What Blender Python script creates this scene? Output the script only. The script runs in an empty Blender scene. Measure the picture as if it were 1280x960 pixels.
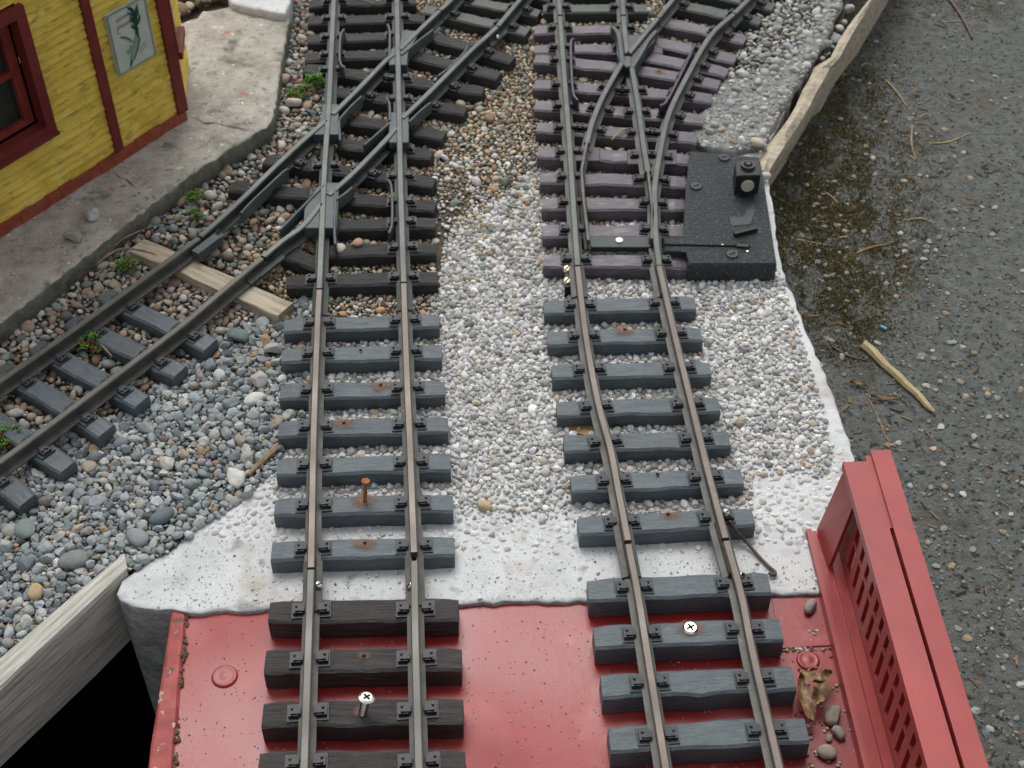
import bpy, bmesh, math, random
import numpy as np
from mathutils import Vector, Matrix, noise
random.seed(7); rng = np.random.default_rng(7)
R = math.radians
sc = bpy.context.scene
# ------------------------------------------------------------------ camera
CAM_H, PITCH, FPX = 0.57, 45.4, 1800.0
cd = bpy.data.cameras.new('camera'); cam = bpy.data.objects.new('camera', cd)
sc.collection.objects.link(cam); sc.camera = cam
cam.location = (0, 0, CAM_H); cam.rotation_euler = (R(90-PITCH), 0, 0)
cd.sensor_width = 36; cd.lens = FPX/1280*36; cd.clip_start = 0.02; cd.clip_end = 200
cd.dof.use_dof = True; cd.dof.focus_distance = .70; cd.dof.aperture_fstop = 26
# ------------------------------------------------------------------ light: overcast
SUN_EL, SUN_AZ = 58, -12            # azimuth from +y (beyond the scene), positive to the right
w = bpy.data.worlds.new('World'); sc.world = w; w.use_nodes = True
nt = w.node_tree; nt.nodes.clear()
sky = nt.nodes.new('ShaderNodeTexSky'); sky.sky_type = 'NISHITA'; sky.sun_disc = False
sky.sun_elevation = R(SUN_EL); sky.sun_rotation = R(SUN_AZ); sky.dust_density = 4; sky.air_density = 1.2
hs = nt.nodes.new('ShaderNodeHueSaturation'); hs.inputs['Saturation'].default_value = 0.22
bg = nt.nodes.new('ShaderNodeBackground'); bg.inputs[1].default_value = 0.14
wo = nt.nodes.new('ShaderNodeOutputWorld')
nt.links.new(sky.outputs[0], hs.inputs['Color']); nt.links.new(hs.outputs[0], bg.inputs[0]); nt.links.new(bg.outputs[0], wo.inputs[0])
sd = bpy.data.lights.new('sun', 'SUN'); sd.energy = 0.9; sd.angle = R(28); sd.color = (1, .985, .965)
so = bpy.data.objects.new('sun', sd); sc.collection.objects.link(so)
so.rotation_euler = (R(90-SUN_EL), 0, R(180+(-SUN_AZ)))
so.rotation_euler = Vector((math.sin(R(SUN_AZ))*math.cos(R(SUN_EL)), math.cos(R(SUN_AZ))*math.cos(R(SUN_EL)), math.sin(R(SUN_EL)))).to_track_quat('Z', 'Y').to_euler()
sc.view_settings.view_transform = 'Standard'; sc.view_settings.look = 'None'
sc.view_settings.exposure = 0.40; sc.view_settings.gamma = 1

# ------------------------------------------------------------------ helpers
_th = R(PITCH)
def ray(px, py):
    u = (px-640)/FPX; v = (py-480)/FPX
    return Vector((u, math.cos(_th)-v*math.sin(_th), -math.sin(_th)-v*math.cos(_th)))
def P(px, py, z=0.0):
    d = ray(px, py); t = (z-CAM_H)/d.z
    return Vector((d.x*t, d.y*t, z))
def proj(x, y, z):
    """world -> photo pixel (numpy ok)"""
    dz = z-CAM_H
    dep = y*math.cos(_th)-dz*math.sin(_th)
    return 640+FPX*x/dep, 480-FPX*(y*math.sin(_th)+dz*math.cos(_th))/dep
ORG = {}
def world_org(o):
    return ORG.get(o.name, Vector((0, 0, 0)))
def tag(o, label=None, cat=None, group=None, kind=None):
    if label: o['label'] = label
    if cat: o['category'] = cat
    if group: o['group'] = group
    if kind: o['kind'] = kind
    return o
def empty(name, loc, label, cat, group=None):
    o = bpy.data.objects.new(name, None); sc.collection.objects.link(o)
    o.location = loc; o.empty_display_size = .01; ORG[o.name] = Vector(loc)
    return tag(o, label, cat, group)
def link(name, me, mats, parent=None, smooth=False):
    for m in (mats if isinstance(mats, (list, tuple)) else [mats]): me.materials.append(m)
    if smooth: me.polygons.foreach_set('use_smooth', [True]*len(me.polygons))
    o = bpy.data.objects.new(name, me); sc.collection.objects.link(o)
    if parent is not None: o.parent = parent
    return o
def obj(name, bm, mats, parent=None, smooth=False, world=True):
    """bm holds world coordinates; shifted to the parent's origin (or to its own base)"""
    if world:
        if parent is not None: org = world_org(parent)
        else:
            vs = [v.co for v in bm.verts]
            org = Vector((sum(v.x for v in vs)/len(vs), sum(v.y for v in vs)/len(vs), min(v.z for v in vs)))
        for v in bm.verts: v.co -= org
    bmesh.ops.recalc_face_normals(bm, faces=bm.faces)
    me = bpy.data.meshes.new(name); bm.to_mesh(me); bm.free()
    o = link(name, me, mats, parent, smooth)
    if world:
        if parent is None: o.location = org
        ORG[o.name] = org
    return o
def prism(bm, pts, z0, z1, mi=0):
    """pts: xy list (ccw or cw) extruded"""
    n = len(pts)
    a = [bm.verts.new((p[0], p[1], z0)) for p in pts]; b = [bm.verts.new((p[0], p[1], z1)) for p in pts]
    fs = [bm.faces.new(a[::-1]), bm.faces.new(b)]
    for i in range(n): fs.append(bm.faces.new((a[i], a[(i+1) % n], b[(i+1) % n], b[i])))
    for f in fs: f.material_index = mi
    return a, b
def box(bm, c, s, rot=0, mi=0, M=None):
    c = Vector(c); vs = []
    for dz in (-.5, .5):
        for dx, dy in ((-.5, -.5), (.5, -.5), (.5, .5), (-.5, .5)):
            v = Vector((dx*s[0], dy*s[1], dz*s[2])); v.rotate(Matrix.Rotation(rot, 3, 'Z'))
            vs.append(bm.verts.new((c+v) if M is None else M @ (c+v)))
    for f in ((3, 2, 1, 0), (4, 5, 6, 7), (0, 1, 5, 4), (1, 2, 6, 5), (2, 3, 7, 6), (3, 0, 4, 7)):
        bm.faces.new([vs[i] for i in f]).material_index = mi
    return vs
def cyl(bm, c, r, h, n=14, r2=None, ax=None, mi=0):
    """base at c, axis ax (default z)"""
    r2 = r if r2 is None else r2; ax = Vector(ax or (0, 0, 1)).normalized()
    q = Vector((0, 0, 1)).rotation_difference(ax); c = Vector(c); a = []; b = []
    for i in range(n):
        t = 2*math.pi*i/n; e = Vector((math.cos(t), math.sin(t), 0))
        a.append(bm.verts.new(c+q @ (e*r))); b.append(bm.verts.new(c+q @ (e*r2+Vector((0, 0, h)))))
    fs = [bm.faces.new(a[::-1]), bm.faces.new(b)]
    for i in range(n): fs.append(bm.faces.new((a[i], a[(i+1) % n], b[(i+1) % n], b[i])))
    for f in fs: f.material_index = mi
def smoothline(pts, k=5):
    pts = [Vector(p) for p in pts]
    if len(pts) < 3: return pts
    out = []
    e = [pts[0]*2-pts[1]]+pts+[pts[-1]*2-pts[-2]]
    for i in range(1, len(e)-2):
        for j in range(k):
            t = j/k; a, b, c, d = e[i-1:i+3]
            out.append(.5*((2*b)+(c-a)*t+(2*a-5*b+4*c-d)*t*t+(3*b-a-3*c+d)*t**3))
    out.append(pts[-1]); return out
def sweep(bm, pts, prof, top=(), z=None):
    """sweep closed profile [(x,z)] along horizontal polyline; faces of edges in `top` get material 1"""
    n = len(prof); rings = []
    for i, p in enumerate(pts):
        a = pts[max(i-1, 0)]; b = pts[min(i+1, len(pts)-1)]
        d = (b-a); d.z = 0; d.normalize(); nx = Vector((d.y, -d.x, 0))
        rings.append([bm.verts.new((p.x+nx.x*q[0], p.y+nx.y*q[0], (p.z if z is None else z)+q[1])) for q in prof])
    for r0, r1 in zip(rings, rings[1:]):
        for j in range(n):
            f = bm.faces.new((r0[j], r0[(j+1) % n], r1[(j+1) % n], r1[j]))
            f.material_index = 1 if j in top else 0
    bm.faces.new(rings[0][::-1]); bm.faces.new(rings[-1])
def tube(bm, pts, rad, n=7, mi=0):
    rings = []; pts = [Vector(p) for p in pts]
    for i, p in enumerate(pts):
        d = (pts[min(i+1, len(pts)-1)]-pts[max(i-1, 0)]).normalized()
        q = Vector((0, 0, 1)).rotation_difference(d); r = rad[i] if isinstance(rad, (list, tuple)) else rad
        rings.append([bm.verts.new(p+q @ Vector((math.cos(2*math.pi*j/n)*r, math.sin(2*math.pi*j/n)*r, 0))) for j in range(n)])
    for a, b in zip(rings, rings[1:]):
        for j in range(n): bm.faces.new((a[j], a[(j+1) % n], b[(j+1) % n], b[j])).material_index = mi
    bm.faces.new(rings[0][::-1]).material_index = mi; bm.faces.new(rings[-1]).material_index = mi

# ------------------------------------------------------------------ materials
def mat(name, cols, scale=400, rough=.75, bump=.3, stretch=(1, 1, 1), metal=0, spec=.35, detail=6, bscale=None,
        bdist=.0006, spots=None, attr=None, coat=0, vary=0, rvar=0):
    """cols: 2-4 colours over a noise ramp. spots: (colour, scale, threshold). attr: vertex colour name multiplied in."""
    m = bpy.data.materials.new(name); m.use_nodes = True; t = m.node_tree; N = t.nodes; L = t.links
    b = N['Principled BSDF']; b.inputs['Roughness'].default_value = rough; b.inputs['Metallic'].default_value = metal
    b.inputs['Specular IOR Level'].default_value = spec; b.inputs['Coat Weight'].default_value = coat
    b.inputs['Coat Roughness'].default_value = .18
    tc = N.new('ShaderNodeTexCoord'); mp = N.new('ShaderNodeMapping'); mp.inputs['Scale'].default_value = stretch
    L.new(tc.outputs['Object'], mp.inputs[0])
    if vary:
        oi = N.new('ShaderNodeObjectInfo'); mu = N.new('ShaderNodeMath'); mu.operation = 'MULTIPLY'; mu.inputs[1].default_value = 3.7
        L.new(oi.outputs['Random'], mu.inputs[0]); L.new(mu.outputs[0], mp.inputs['Location'])
    no = N.new('ShaderNodeTexNoise'); no.inputs['Scale'].default_value = scale; no.inputs['Detail'].default_value = detail
    no.inputs['Roughness'].default_value = .65; L.new(mp.outputs[0], no.inputs['Vector'])
    rp = N.new('ShaderNodeValToRGB'); el = rp.color_ramp.elements
    k = len(cols); pos = [.32+.36*i/(k-1) for i in range(k)]
    el[0].position = pos[0]; el[0].color = (*cols[0], 1); el[1].position = pos[-1]; el[1].color = (*cols[-1], 1)
    for i in range(1, k-1): e = el.new(pos[i]); e.color = (*cols[i], 1)
    L.new(no.outputs['Fac'], rp.inputs[0]); col = rp.outputs[0]
    for s in (spots or []):
        c, ssc, th, ramp = s if len(s) == 4 else (*s, .05)
        n2 = N.new('ShaderNodeTexNoise'); n2.inputs['Scale'].default_value = ssc; n2.inputs['Detail'].default_value = 5
        L.new(mp.outputs[0], n2.inputs['Vector'])
        r2 = N.new('ShaderNodeMapRange'); r2.inputs['From Min'].default_value = th; r2.inputs['From Max'].default_value = th+ramp
        L.new(n2.outputs['Fac'], r2.inputs[0]); mx = N.new('ShaderNodeMix'); mx.data_type = 'RGBA'
        L.new(r2.outputs[0], mx.inputs[0]); L.new(col, mx.inputs[6]); mx.inputs[7].default_value = (*c, 1); col = mx.outputs[2]
    if attr:
        at = N.new('ShaderNodeVertexColor'); at.layer_name = attr
        mx = N.new('ShaderNodeMix'); mx.data_type = 'RGBA'; mx.blend_type = 'MULTIPLY'; mx.inputs[0].default_value = 1
        L.new(at.outputs[0], mx.inputs[6]); L.new(col, mx.inputs[7]); col = mx.outputs[2]
    if vary:
        oi2 = N.new('ShaderNodeObjectInfo'); mr = N.new('ShaderNodeMapRange'); mr.inputs['To Min'].default_value = 1-vary; mr.inputs['To Max'].default_value = 1+vary
        L.new(oi2.outputs['Random'], mr.inputs[0]); h2 = N.new('ShaderNodeHueSaturation')
        L.new(mr.outputs[0], h2.inputs['Value']); L.new(col, h2.inputs['Color']); col = h2.outputs[0]
    L.new(col, b.inputs['Base Color'])
    if rvar:
        n4 = N.new('ShaderNodeTexNoise'); n4.inputs['Scale'].default_value = scale*.5; n4.inputs['Detail'].default_value = 4; L.new(mp.outputs[0], n4.inputs['Vector'])
        m4 = N.new('ShaderNodeMapRange'); m4.inputs['From Min'].default_value = .35; m4.inputs['From Max'].default_value = .65
        m4.inputs['To Min'].default_value = max(rough-rvar, .03); m4.inputs['To Max'].default_value = rough+rvar
        L.new(n4.outputs['Fac'], m4.inputs[0]); L.new(m4.outputs[0], b.inputs['Roughness'])
    if bump:
        n3 = N.new('ShaderNodeTexNoise'); n3.inputs['Scale'].default_value = bscale or scale*2; n3.inputs['Detail'].default_value = 8
        n3.inputs['Roughness'].default_value = .7
        L.new(mp.outputs[0], n3.inputs['Vector']); bp = N.new('ShaderNodeBump'); bp.inputs['Strength'].default_value = bump
        bp.inputs['Distance'].default_value = bdist; L.new(n3.outputs['Fac'], bp.inputs['Height']); L.new(bp.outputs[0], b.inputs['Normal'])
    return m
M = {}
M['sl_grey'] = mat('grey_plastic_sleeper', [(.044, .058, .066), (.094, .118, .130)], 160, .5, .8, (1, 6, 6), bscale=130, bdist=.0007, vary=.12, spec=.5, spots=[((.14, .16, .17), 260, .60, .14)], rvar=.12)
M['sl_brown'] = mat('dark_brown_sleeper', [(.022, .017, .017), (.056, .047, .046)], 60, .42, 1, (1, 9, 9), bscale=42, bdist=.0022, vary=.1, spec=.5)
M['sl_old'] = mat('weathered_black_sleeper', [(.014, .014, .014), (.048, .045, .044)], 160, .6, .8, (1, 9, 9), bscale=50, bdist=.0022, vary=.15, spec=.35, spots=[((.09, .085, .08), 160, .68, .06)])
M['sl_green'] = mat('greenish_black_sleeper', [(.016, .022, .018), (.035, .045, .038)], 160, .45, .6, (1, 6, 6), bscale=120, bdist=.0008, vary=.1, spec=.5)
M['sl_purple'] = mat('purple_black_sleeper', [(.014, .007, .012), (.056, .030, .054)], 150, .42, 1, (1, 9, 9), bscale=120, bdist=.0014, vary=.1, spec=.9, spots=[((.13, .09, .15), 180, .54, .16)], rvar=.12, coat=.42)
M['sl_purple'].node_tree.nodes['Principled BSDF'].inputs['Coat Roughness'].default_value = .32
M['sl_purple'].node_tree.nodes['Principled BSDF'].inputs['Coat IOR'].default_value = 1.7
M['ch_grey'] = mat('chair_grey', [(.020, .024, .028), (.036, .042, .048)], 300, .5, .2)
M['ch_dark'] = mat('chair_dark', [(.010, .010, .011), (.022, .020, .022)], 300, .45, .2)
M['rail_grey'] = mat('rail_side_grey', [(.058, .058, .052), (.105, .102, .092)], 120, .5, .25, metal=.35, spots=[((.15, .13, .10), 90, .64, .1)], bscale=500, bdist=.0002)
M['rail_green'] = mat('rail_side_greengrey', [(.035, .044, .041), (.065, .078, .072)], 120, .5, .25, metal=.3, bscale=500, bdist=.0002)
M['head_brown'] = mat('rail_head_brown', [(.085, .072, .062), (.145, .122, .104)], 90, .45, .15, metal=.45, rvar=.08, bscale=600, bdist=.0001)
M['head_bronze'] = mat('rail_head_bronze', [(.075, .074, .068), (.125, .115, .10)], 90, .48, .15, metal=.3, rvar=.08, bscale=600, bdist=.0001)
M['head_grey'] = mat('rail_head_greengrey', [(.058, .066, .060), (.105, .113, .102)], 80, .42, .15, metal=.4, rvar=.08, bscale=600, bdist=.0001)
M['frog'] = mat('frog_plastic', [(.042, .054, .056), (.072, .088, .090)], 120, .5, .25, bscale=500, bdist=.0002)
M['frog_purple'] = mat('frog_purple', [(.045, .030, .048), (.080, .058, .082)], 120, .45, .25, bscale=500, bdist=.0002)
M['zinc'] = mat('zinc_screw', [(.62, .60, .54), (.8, .78, .72)], 300, .22, .05, metal=1)
M['brass'] = mat('brass_screw', [(.62, .56, .38), (.82, .76, .58)], 300, .28, .05, metal=1)
M['rust'] = mat('rust', [(.16, .055, .02), (.38, .15, .06)], 700, .9, .5)
M['rust_stain'] = mat('rust_stain', [(.12, .075, .05), (.27, .13, .06)], 500, .75, .2)
t = M['rust_stain'].node_tree; N = t.nodes; L = t.links
M['rust_stain'].node_tree.nodes['Principled BSDF'].inputs['Alpha'].default_value = 1
tc = N.new('ShaderNodeTexCoord'); vm = N.new('ShaderNodeVectorMath'); vm.operation = 'DISTANCE'; vm.inputs[1].default_value = (.5, .5, 0)
vs_ = N.new('ShaderNodeVectorMath'); vs_.operation = 'MULTIPLY'; vs_.inputs[1].default_value = (1, 1, 0); L.new(tc.outputs['Generated'], vs_.inputs[0]); L.new(vs_.outputs[0], vm.inputs[0])
nn = N.new('ShaderNodeTexNoise'); nn.inputs['Scale'].default_value = 450; nn.inputs['Detail'].default_value = 5; L.new(tc.outputs['Object'], nn.inputs['Vector'])
ma = N.new('ShaderNodeMath'); ma.operation = 'MULTIPLY_ADD'; ma.inputs[1].default_value = .5; L.new(nn.outputs['Fac'], ma.inputs[0]); L.new(vm.outputs['Value'], ma.inputs[2])
mr_ = N.new('ShaderNodeMapRange'); mr_.inputs['From Min'].default_value = .30; mr_.inputs['From Max'].default_value = .72; mr_.inputs['To Min'].default_value = .85; mr_.inputs['To Max'].default_value = 0
L.new(ma.outputs[0], mr_.inputs[0]); L.new(mr_.outputs[0], N['Principled BSDF'].inputs['Alpha'])
M['black'] = mat('black_plastic', [(.006, .007, .007), (.014, .016, .016)], 300, .5, .2)
M['hole'] = mat('hole_black', [(.002, .002, .002), (.004, .004, .004)], 300, .9, 0)
M['switchbox'] = mat('motor_box_plastic', [(.026, .034, .034), (.052, .066, .064)], 500, .55, 1, bscale=420, bdist=.0045, spots=[((.15, .17, .165), 620, .60, .05), ((.012, .016, .016), 500, .60, .05)], spec=.5)
M['box_smooth'] = mat('box_smooth', [(.020, .028, .028), (.034, .044, .044)], 300, .45, .2)
M['lamp_lens'] = mat('milky_button', [(.36, .36, .28), (.46, .45, .36)], 300, .35, .05)
M['cement'] = mat('white_cement', [(.42, .43, .425), (.53, .54, .535), (.58, .58, .58)], 40, .85, .6, bscale=420, bdist=.0012, spots=[((.27, .29, .31), 80, .60, .12), ((.36, .32, .27), 30, .60, .15), ((.14, .13, .12), 420, .72, .03)])
M['cement_tint'] = mat('cement_coated_stone', [(.56, .56, .555), (.72, .72, .71)], 80, .85, .6, bscale=900, bdist=.0005, attr='tint')
M['cement_side'] = mat('grey_block_side', [(.26, .26, .25), (.42, .42, .40), (.56, .56, .53)], 120, .9, 1, bscale=180, bdist=.006)
M['platform'] = mat('platform_concrete', [(.23, .215, .175), (.35, .325, .28), (.45, .42, .37)], 70, .9, .9, bscale=420, bdist=.0014,
                    spots=[((.13, .14, .10), 60, .58, .12), ((.17, .155, .13), 260, .60, .10), ((.60, .59, .55), 210, .67, .03), ((.38, .16, .11), 38, .70, .05)])
M['platform_side'] = mat('platform_side_mossy', [(.09, .10, .07), (.19, .19, .15), (.26, .25, .21)], 110, .95, 1, bscale=420, bdist=.002)
M['patch'] = mat('grey_cement_patch', [(.19, .19, .18), (.36, .36, .335)], 220, .9, 1, bscale=700, bdist=.0022)
for k_ in ('patch', 'asphalt_'):
    if k_ in M: M[k_].node_tree.nodes['Principled BSDF'].inputs['Specular IOR Level'].default_value = .08
M['dirt'] = mat('dark_soil', [(.06, .047, .032), (.15, .12, .085)], 260, .95, 1, bscale=900, bdist=.002)
M['dirt_white'] = mat('white_dust', [(.26, .25, .23), (.42, .41, .38)], 260, .95, 1, bscale=900, bdist=.002)
M['pit'] = mat('pit_shade_black', [(.0015, .0015, .0015), (.003, .003, .003)], 30, 1, 0, spec=0)  # near-black albedo: the deep shade of the pit is put into the colour
M['asphalt'] = mat('asphalt', [(.098, .103, .095), (.146, .152, .142), (.19, .195, .18)], 110, 1, 1, spec=.08, bscale=420, bdist=.0035,
                   spots=[((.060, .062, .055), 260, .57, .08), ((.25, .25, .23), 520, .62, .05), ((.13, .10, .065), 11, .62, .2), ((.085, .08, .05), 17, .62, .2)])
M['stone'] = mat('stone', [(.75, .75, .75), (1.05, 1.05, 1.05)], 350, .8, .5, bscale=1200, bdist=.0003, attr='tint')
M['stone_white'] = mat('white_stone', [(.8, .8, .8), (1.05, 1.05, 1.05)], 500, .85, .6, bscale=1500, bdist=.0004, attr='tint')
M['wood'] = mat('weathered_wood', [(.24, .23, .19), (.42, .41, .36), (.56, .54, .48)], 34, .85, .8, (1, 14, 14), bscale=40, bdist=.0015, spots=[((.07, .065, .05), 26, .70, .04)])
M['wood_tan'] = mat('tan_wood', [(.22, .185, .13), (.42, .36, .27), (.52, .46, .36)], 25, .85, .8, (1, 10, 10), bscale=40, bdist=.0015, spots=[((.10, .08, .05), 20, .68, .04)])
M['red'] = mat('red_gloss_paint', [(.20, .012, .012), (.285, .020, .019)], 14, .38, .3, coat=0, spec=.42, bscale=260, bdist=.0005, rvar=.13, spots=[((.33, .09, .08), 26, .56, .16), ((.30, .12, .11), 190, .72, .04), ((.10, .012, .010), 520, .72, .03), ((.31, .04, .038), 22, .56, .2), ((.15, .008, .008), 9, .60, .15)])
M['red_plastic'] = mat('red_girder_paint', [(.22, .018, .016), (.31, .034, .030)], 26, .36, .1, spec=.5, bscale=400, bdist=.0003, rvar=.06)
M['grime'] = mat('rusty_grime', [(.05, .03, .02), (.15, .09, .06), (.20, .17, .13)], 240, .95, 1, bscale=700, bdist=.0015)
M['trim'] = mat('dark_red_trim', [(.115, .014, .012), (.175, .026, .022)], 60, .55, .3, bscale=400, bdist=.0005)
M['base_red'] = mat('worn_orange_red', [(.20, .035, .018), (.34, .085, .045)], 130, .7, .7, bscale=500, bdist=.0012, spots=[((.14, .10, .07), 120, .60, .08)])
M['glass'] = mat('dark_window_glass', [(.010, .014, .011), (.030, .040, .034)], 40, .18, .05, spec=.6)
M['roof'] = mat('grey_roof', [(.10, .10, .10), (.16, .155, .15)], 60, .85, .5)
M['tan_sheet'] = mat('poster_paper', [(.40, .44, .38), (.52, .54, .48)], 90, .6, .1, spots=[((.30, .38, .32), 30, .62, .12)])
M['ink_green'] = mat('poster_green', [(.015, .05, .035), (.06, .13, .10)], 200, .6, 0)
M['ink_pale'] = mat('poster_pale_green', [(.16, .23, .19), (.27, .33, .28)], 100, .6, 0)
M['ink_red'] = mat('poster_red_ink', [(.16, .09, .08), (.28, .18, .16)], 200, .6, 0)
M['leaf_green'] = mat('sedum_green', [(.06, .16, .022), (.15, .30, .05)], 200, .5, .1)
M['leaf_red'] = mat('sedum_red', [(.15, .045, .02), (.24, .12, .04)], 200, .5, .1)
M['twig'] = mat('dry_twig', [(.15, .10, .06), (.32, .24, .15)], 200, .85, .4, (1, 1, 1))
M['stick'] = mat('yellowish_stick', [(.26, .20, .10), (.46, .38, .21)], 120, .75, .6, bscale=400)
M['leaf_dry'] = mat('dry_leaf', [(.07, .035, .016), (.18, .10, .04), (.36, .25, .12)], 200, .55, .5, spec=.5)
M['litter'] = mat('litter', [(.8, .8, .8), (1.1, 1.1, 1.1)], 600, .9, 0, attr='tint')
M['wire'] = mat('brown_wire', [(.055, .03, .025), (.10, .06, .05)], 300, .45, .1)
# clapboard yellow: worn paint with dirt lines
M['yellow'] = mat('yellow_clapboard', [(.46, .32, .040), (.66, .47, .065), (.74, .55, .12)], 45, .6, .5, (1, 1, 3), bscale=300, bdist=.0008,
                  spots=[((.34, .27, .07), 110, .56, .14), ((.16, .14, .06), 90, .70, .07), ((.55, .42, .10), 110, .70, .05)])

# ------------------------------------------------------------------ ground, pit, block
def quad(bm, x0, y0, x1, y1, z):
    bm.faces.new([bm.verts.new(c) for c in ((x0, y0, z), (x1, y0, z), (x1, y1, z), (x0, y1, z))])
GZ = -.045
HX0, HX1, HY0, HY1 = -1.3, .10, -.9, 1.0
bm = bmesh.new()
quad(bm, HX1, -12, 12, 14, GZ); quad(bm, -12, -12, HX0, 14, GZ); quad(bm, HX0, HY1, HX1, 14, GZ); quad(bm, HX0, -12, HX1, HY0, GZ)
tag(obj('ground', bm, M['asphalt']), kind='structure')
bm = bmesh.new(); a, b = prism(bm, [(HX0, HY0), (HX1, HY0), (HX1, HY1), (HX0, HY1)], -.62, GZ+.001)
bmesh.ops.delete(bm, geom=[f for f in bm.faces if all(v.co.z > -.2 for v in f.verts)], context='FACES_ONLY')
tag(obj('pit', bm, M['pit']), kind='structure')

def dense(pts, step=.006, jit=.0008):
    out = []
    n = len(pts)
    for i in range(n):
        a, b = Vector(pts[i]), Vector(pts[(i+1) % n]); a.z = b.z = 0; d = (b-a).length; k = max(1, int(d/step))
        if d > .6: k = 1
        for j in range(k):
            p = a.lerp(b, j/k)
            if k > 1: p += Vector((random.uniform(-jit, jit), random.uniform(-jit, jit), 0))
            out.append(p)
    return out
def inset(pts, d):
    """move every point inwards by d (ccw polygon)"""
    n = len(pts); out = []
    for i in range(n):
        a, b, c = pts[i-1], pts[i], pts[(i+1) % n]
        t = (c-a).normalized(); out.append(b+Vector((-t.y, t.x, 0))*d)
    return out
def ccw(pts):
    A = sum(pts[i].x*pts[(i+1) % len(pts)].y-pts[(i+1) % len(pts)].x*pts[i].y for i in range(len(pts)))
    return pts if A > 0 else pts[::-1]
def rock_slab(name, pts, z0, z1, mats, kind='structure', step=.006, jit=.0008, bev=.004, parent=None, wob=.0006):
    pts = ccw(dense(pts, step, jit)); bm = bmesh.new(); n = len(pts)
    rings = []
    for off, z in ((bev*1.6, z1), (bev*.6, z1-bev*.12), (bev*.12, z1-bev*.5), (0, z1-bev*1.2), (.0, z0)):
        ip = inset(pts, off)
        rings.append([bm.verts.new((p.x, p.y, z+random.uniform(-wob, wob)*(0 if z == z0 else 1)-(0 if off > bev else 0))) for p in ip])
    for k, (r0, r1) in enumerate(zip(rings, rings[1:])):
        for i in range(n):
            f = bm.faces.new((r1[i], r1[(i+1) % n], r0[(i+1) % n], r0[i])); f.material_index = 1 if (k >= 2 and len(mats) > 1) else 0; f.smooth = True
    for v in rings[0]: v.co.z = z1
    bm.faces.new(rings[0]); bm.faces.new(rings[-1][::-1])
    o = obj(name, bm, mats, parent)
    if kind: tag(o, kind=kind)
    return o
# white painted concrete block carrying everything on the right and the bridge end
block = [P(*q) for q in ((145, 742), (152, 725), (178, 704), (210, 690), (250, 655), (300, 622), (345, 578), (352, 480), (350, 380), (420, 200))]
block += [P(420, -250), P(1150, -250), P(1052, -8), P(1010, 92), P(985, 130), P(960, 182)]
block += [P(*q) for q in ((962, 232), (967, 262), (976, 330), (1003, 400), (1025, 450), (1043, 495), (1058, 540), (1068, 572), (1078, 620), (1082, 733),
          (1020, 741), (900, 745), (735, 750), (575, 754), (430, 757), (335, 761), (240, 765), (200, 761), (165, 757), (150, 750))]
rock_slab('concrete_block', block, -.30, 0.0, [M['cement'], M['cement_side']], kind=None, bev=.0016, wob=.0005, step=.005, jit=.0008)
tag(bpy.data.objects['concrete_block'], 'white painted concrete block under the tracks beside the red deck, grey rough side below', 'concrete block')
# soil bed under the gravel on the left and behind
bedp = [P(-700, 1330), P(157, 714), P(176, 708), P(212, 690), P(252, 655), P(302, 622), P(345, 580), P(356, 480), P(430, 470), P(545, 380),
        P(566, 300), P(676, 200), P(700, 190), P(860, 200), P(955, 178), P(985, 130), P(1010, 92), P(1052, -8), P(1150, -240), P(-900, -260)]
bm = bmesh.new(); prism(bm, ccw([Vector(p) for p in bedp]), -.035, .0006)
tag(obj('ballast_bed_soil', bm, M['dirt']), kind='structure')

# ------------------------------------------------------------------ wooden boards
def board(name, pts_top, z0, z1, m, label, cat, nseg=14, jit=.0006):
    """quad board: pts_top = 4 world pts a,b (one long side) c,d (other); long axis a->b"""
    a, b, c, d = [Vector(p) for p in pts_top]
    L = (b-a).length; ang = math.atan2(b.y-a.y, b.x-a.x)
    org = (a+b+c+d)/4; org.z = z0
    Mi = Matrix.Rotation(-ang, 4, 'Z') @ Matrix.Translation(-org)
    bm = bmesh.new(); rings = []
    for i in range(nseg+1):
        t = i/nseg; p = a.lerp(b, t); q = d.lerp(c, t); k = (z1-z0)*.04
        j = lambda: random.uniform(-jit, jit)
        r = [(p, z0), (p, z1-k), (p.lerp(q, .06), z1), (q.lerp(p, .06), z1), (q, z1-k), (q, z0)]
        rings.append([bm.verts.new(Mi @ Vector((v.x+j(), v.y+j(), z+j()*.7))) for v, z in r])
    for r0, r1 in zip(rings, rings[1:]):
        for k in range(6): bm.faces.new((r0[k], r0[(k+1) % 6], r1[(k+1) % 6], r1[k]))
    bm.faces.new(rings[0][::-1]); bm.faces.new(rings[-1])
    o = obj(name, bm, m, world=False); o.location = org; o.rotation_euler = (0, 0, ang)
    if label: tag(o, label, cat)
    return o
e0, e1 = P(154, 689, .004), P(0, 822, .004)
dv = (e1-e0).normalized()
f0, f1 = P(159, 711, .004), P(0, 860, .004)
board('wooden_edge_board', [e0, e0+dv*.5, f0+(f1-f0).normalized()*.5, f0], -.044, .004, M['wood'],
      'weathered grey plank on edge holding back the grey pebbles above the dark hole', 'board')
# strip of tan wood under the diagonal track
st = [P(182, 299, .008), P(366, 379, .008), P(347, 396, .008), P(162, 313, .008)]
board('wooden_strip', st, -.001, .0085, M['wood_tan'], 'pale tan wooden strip lying under the diagonal track as a sleeper', 'wood strip', jit=.0004)
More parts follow.
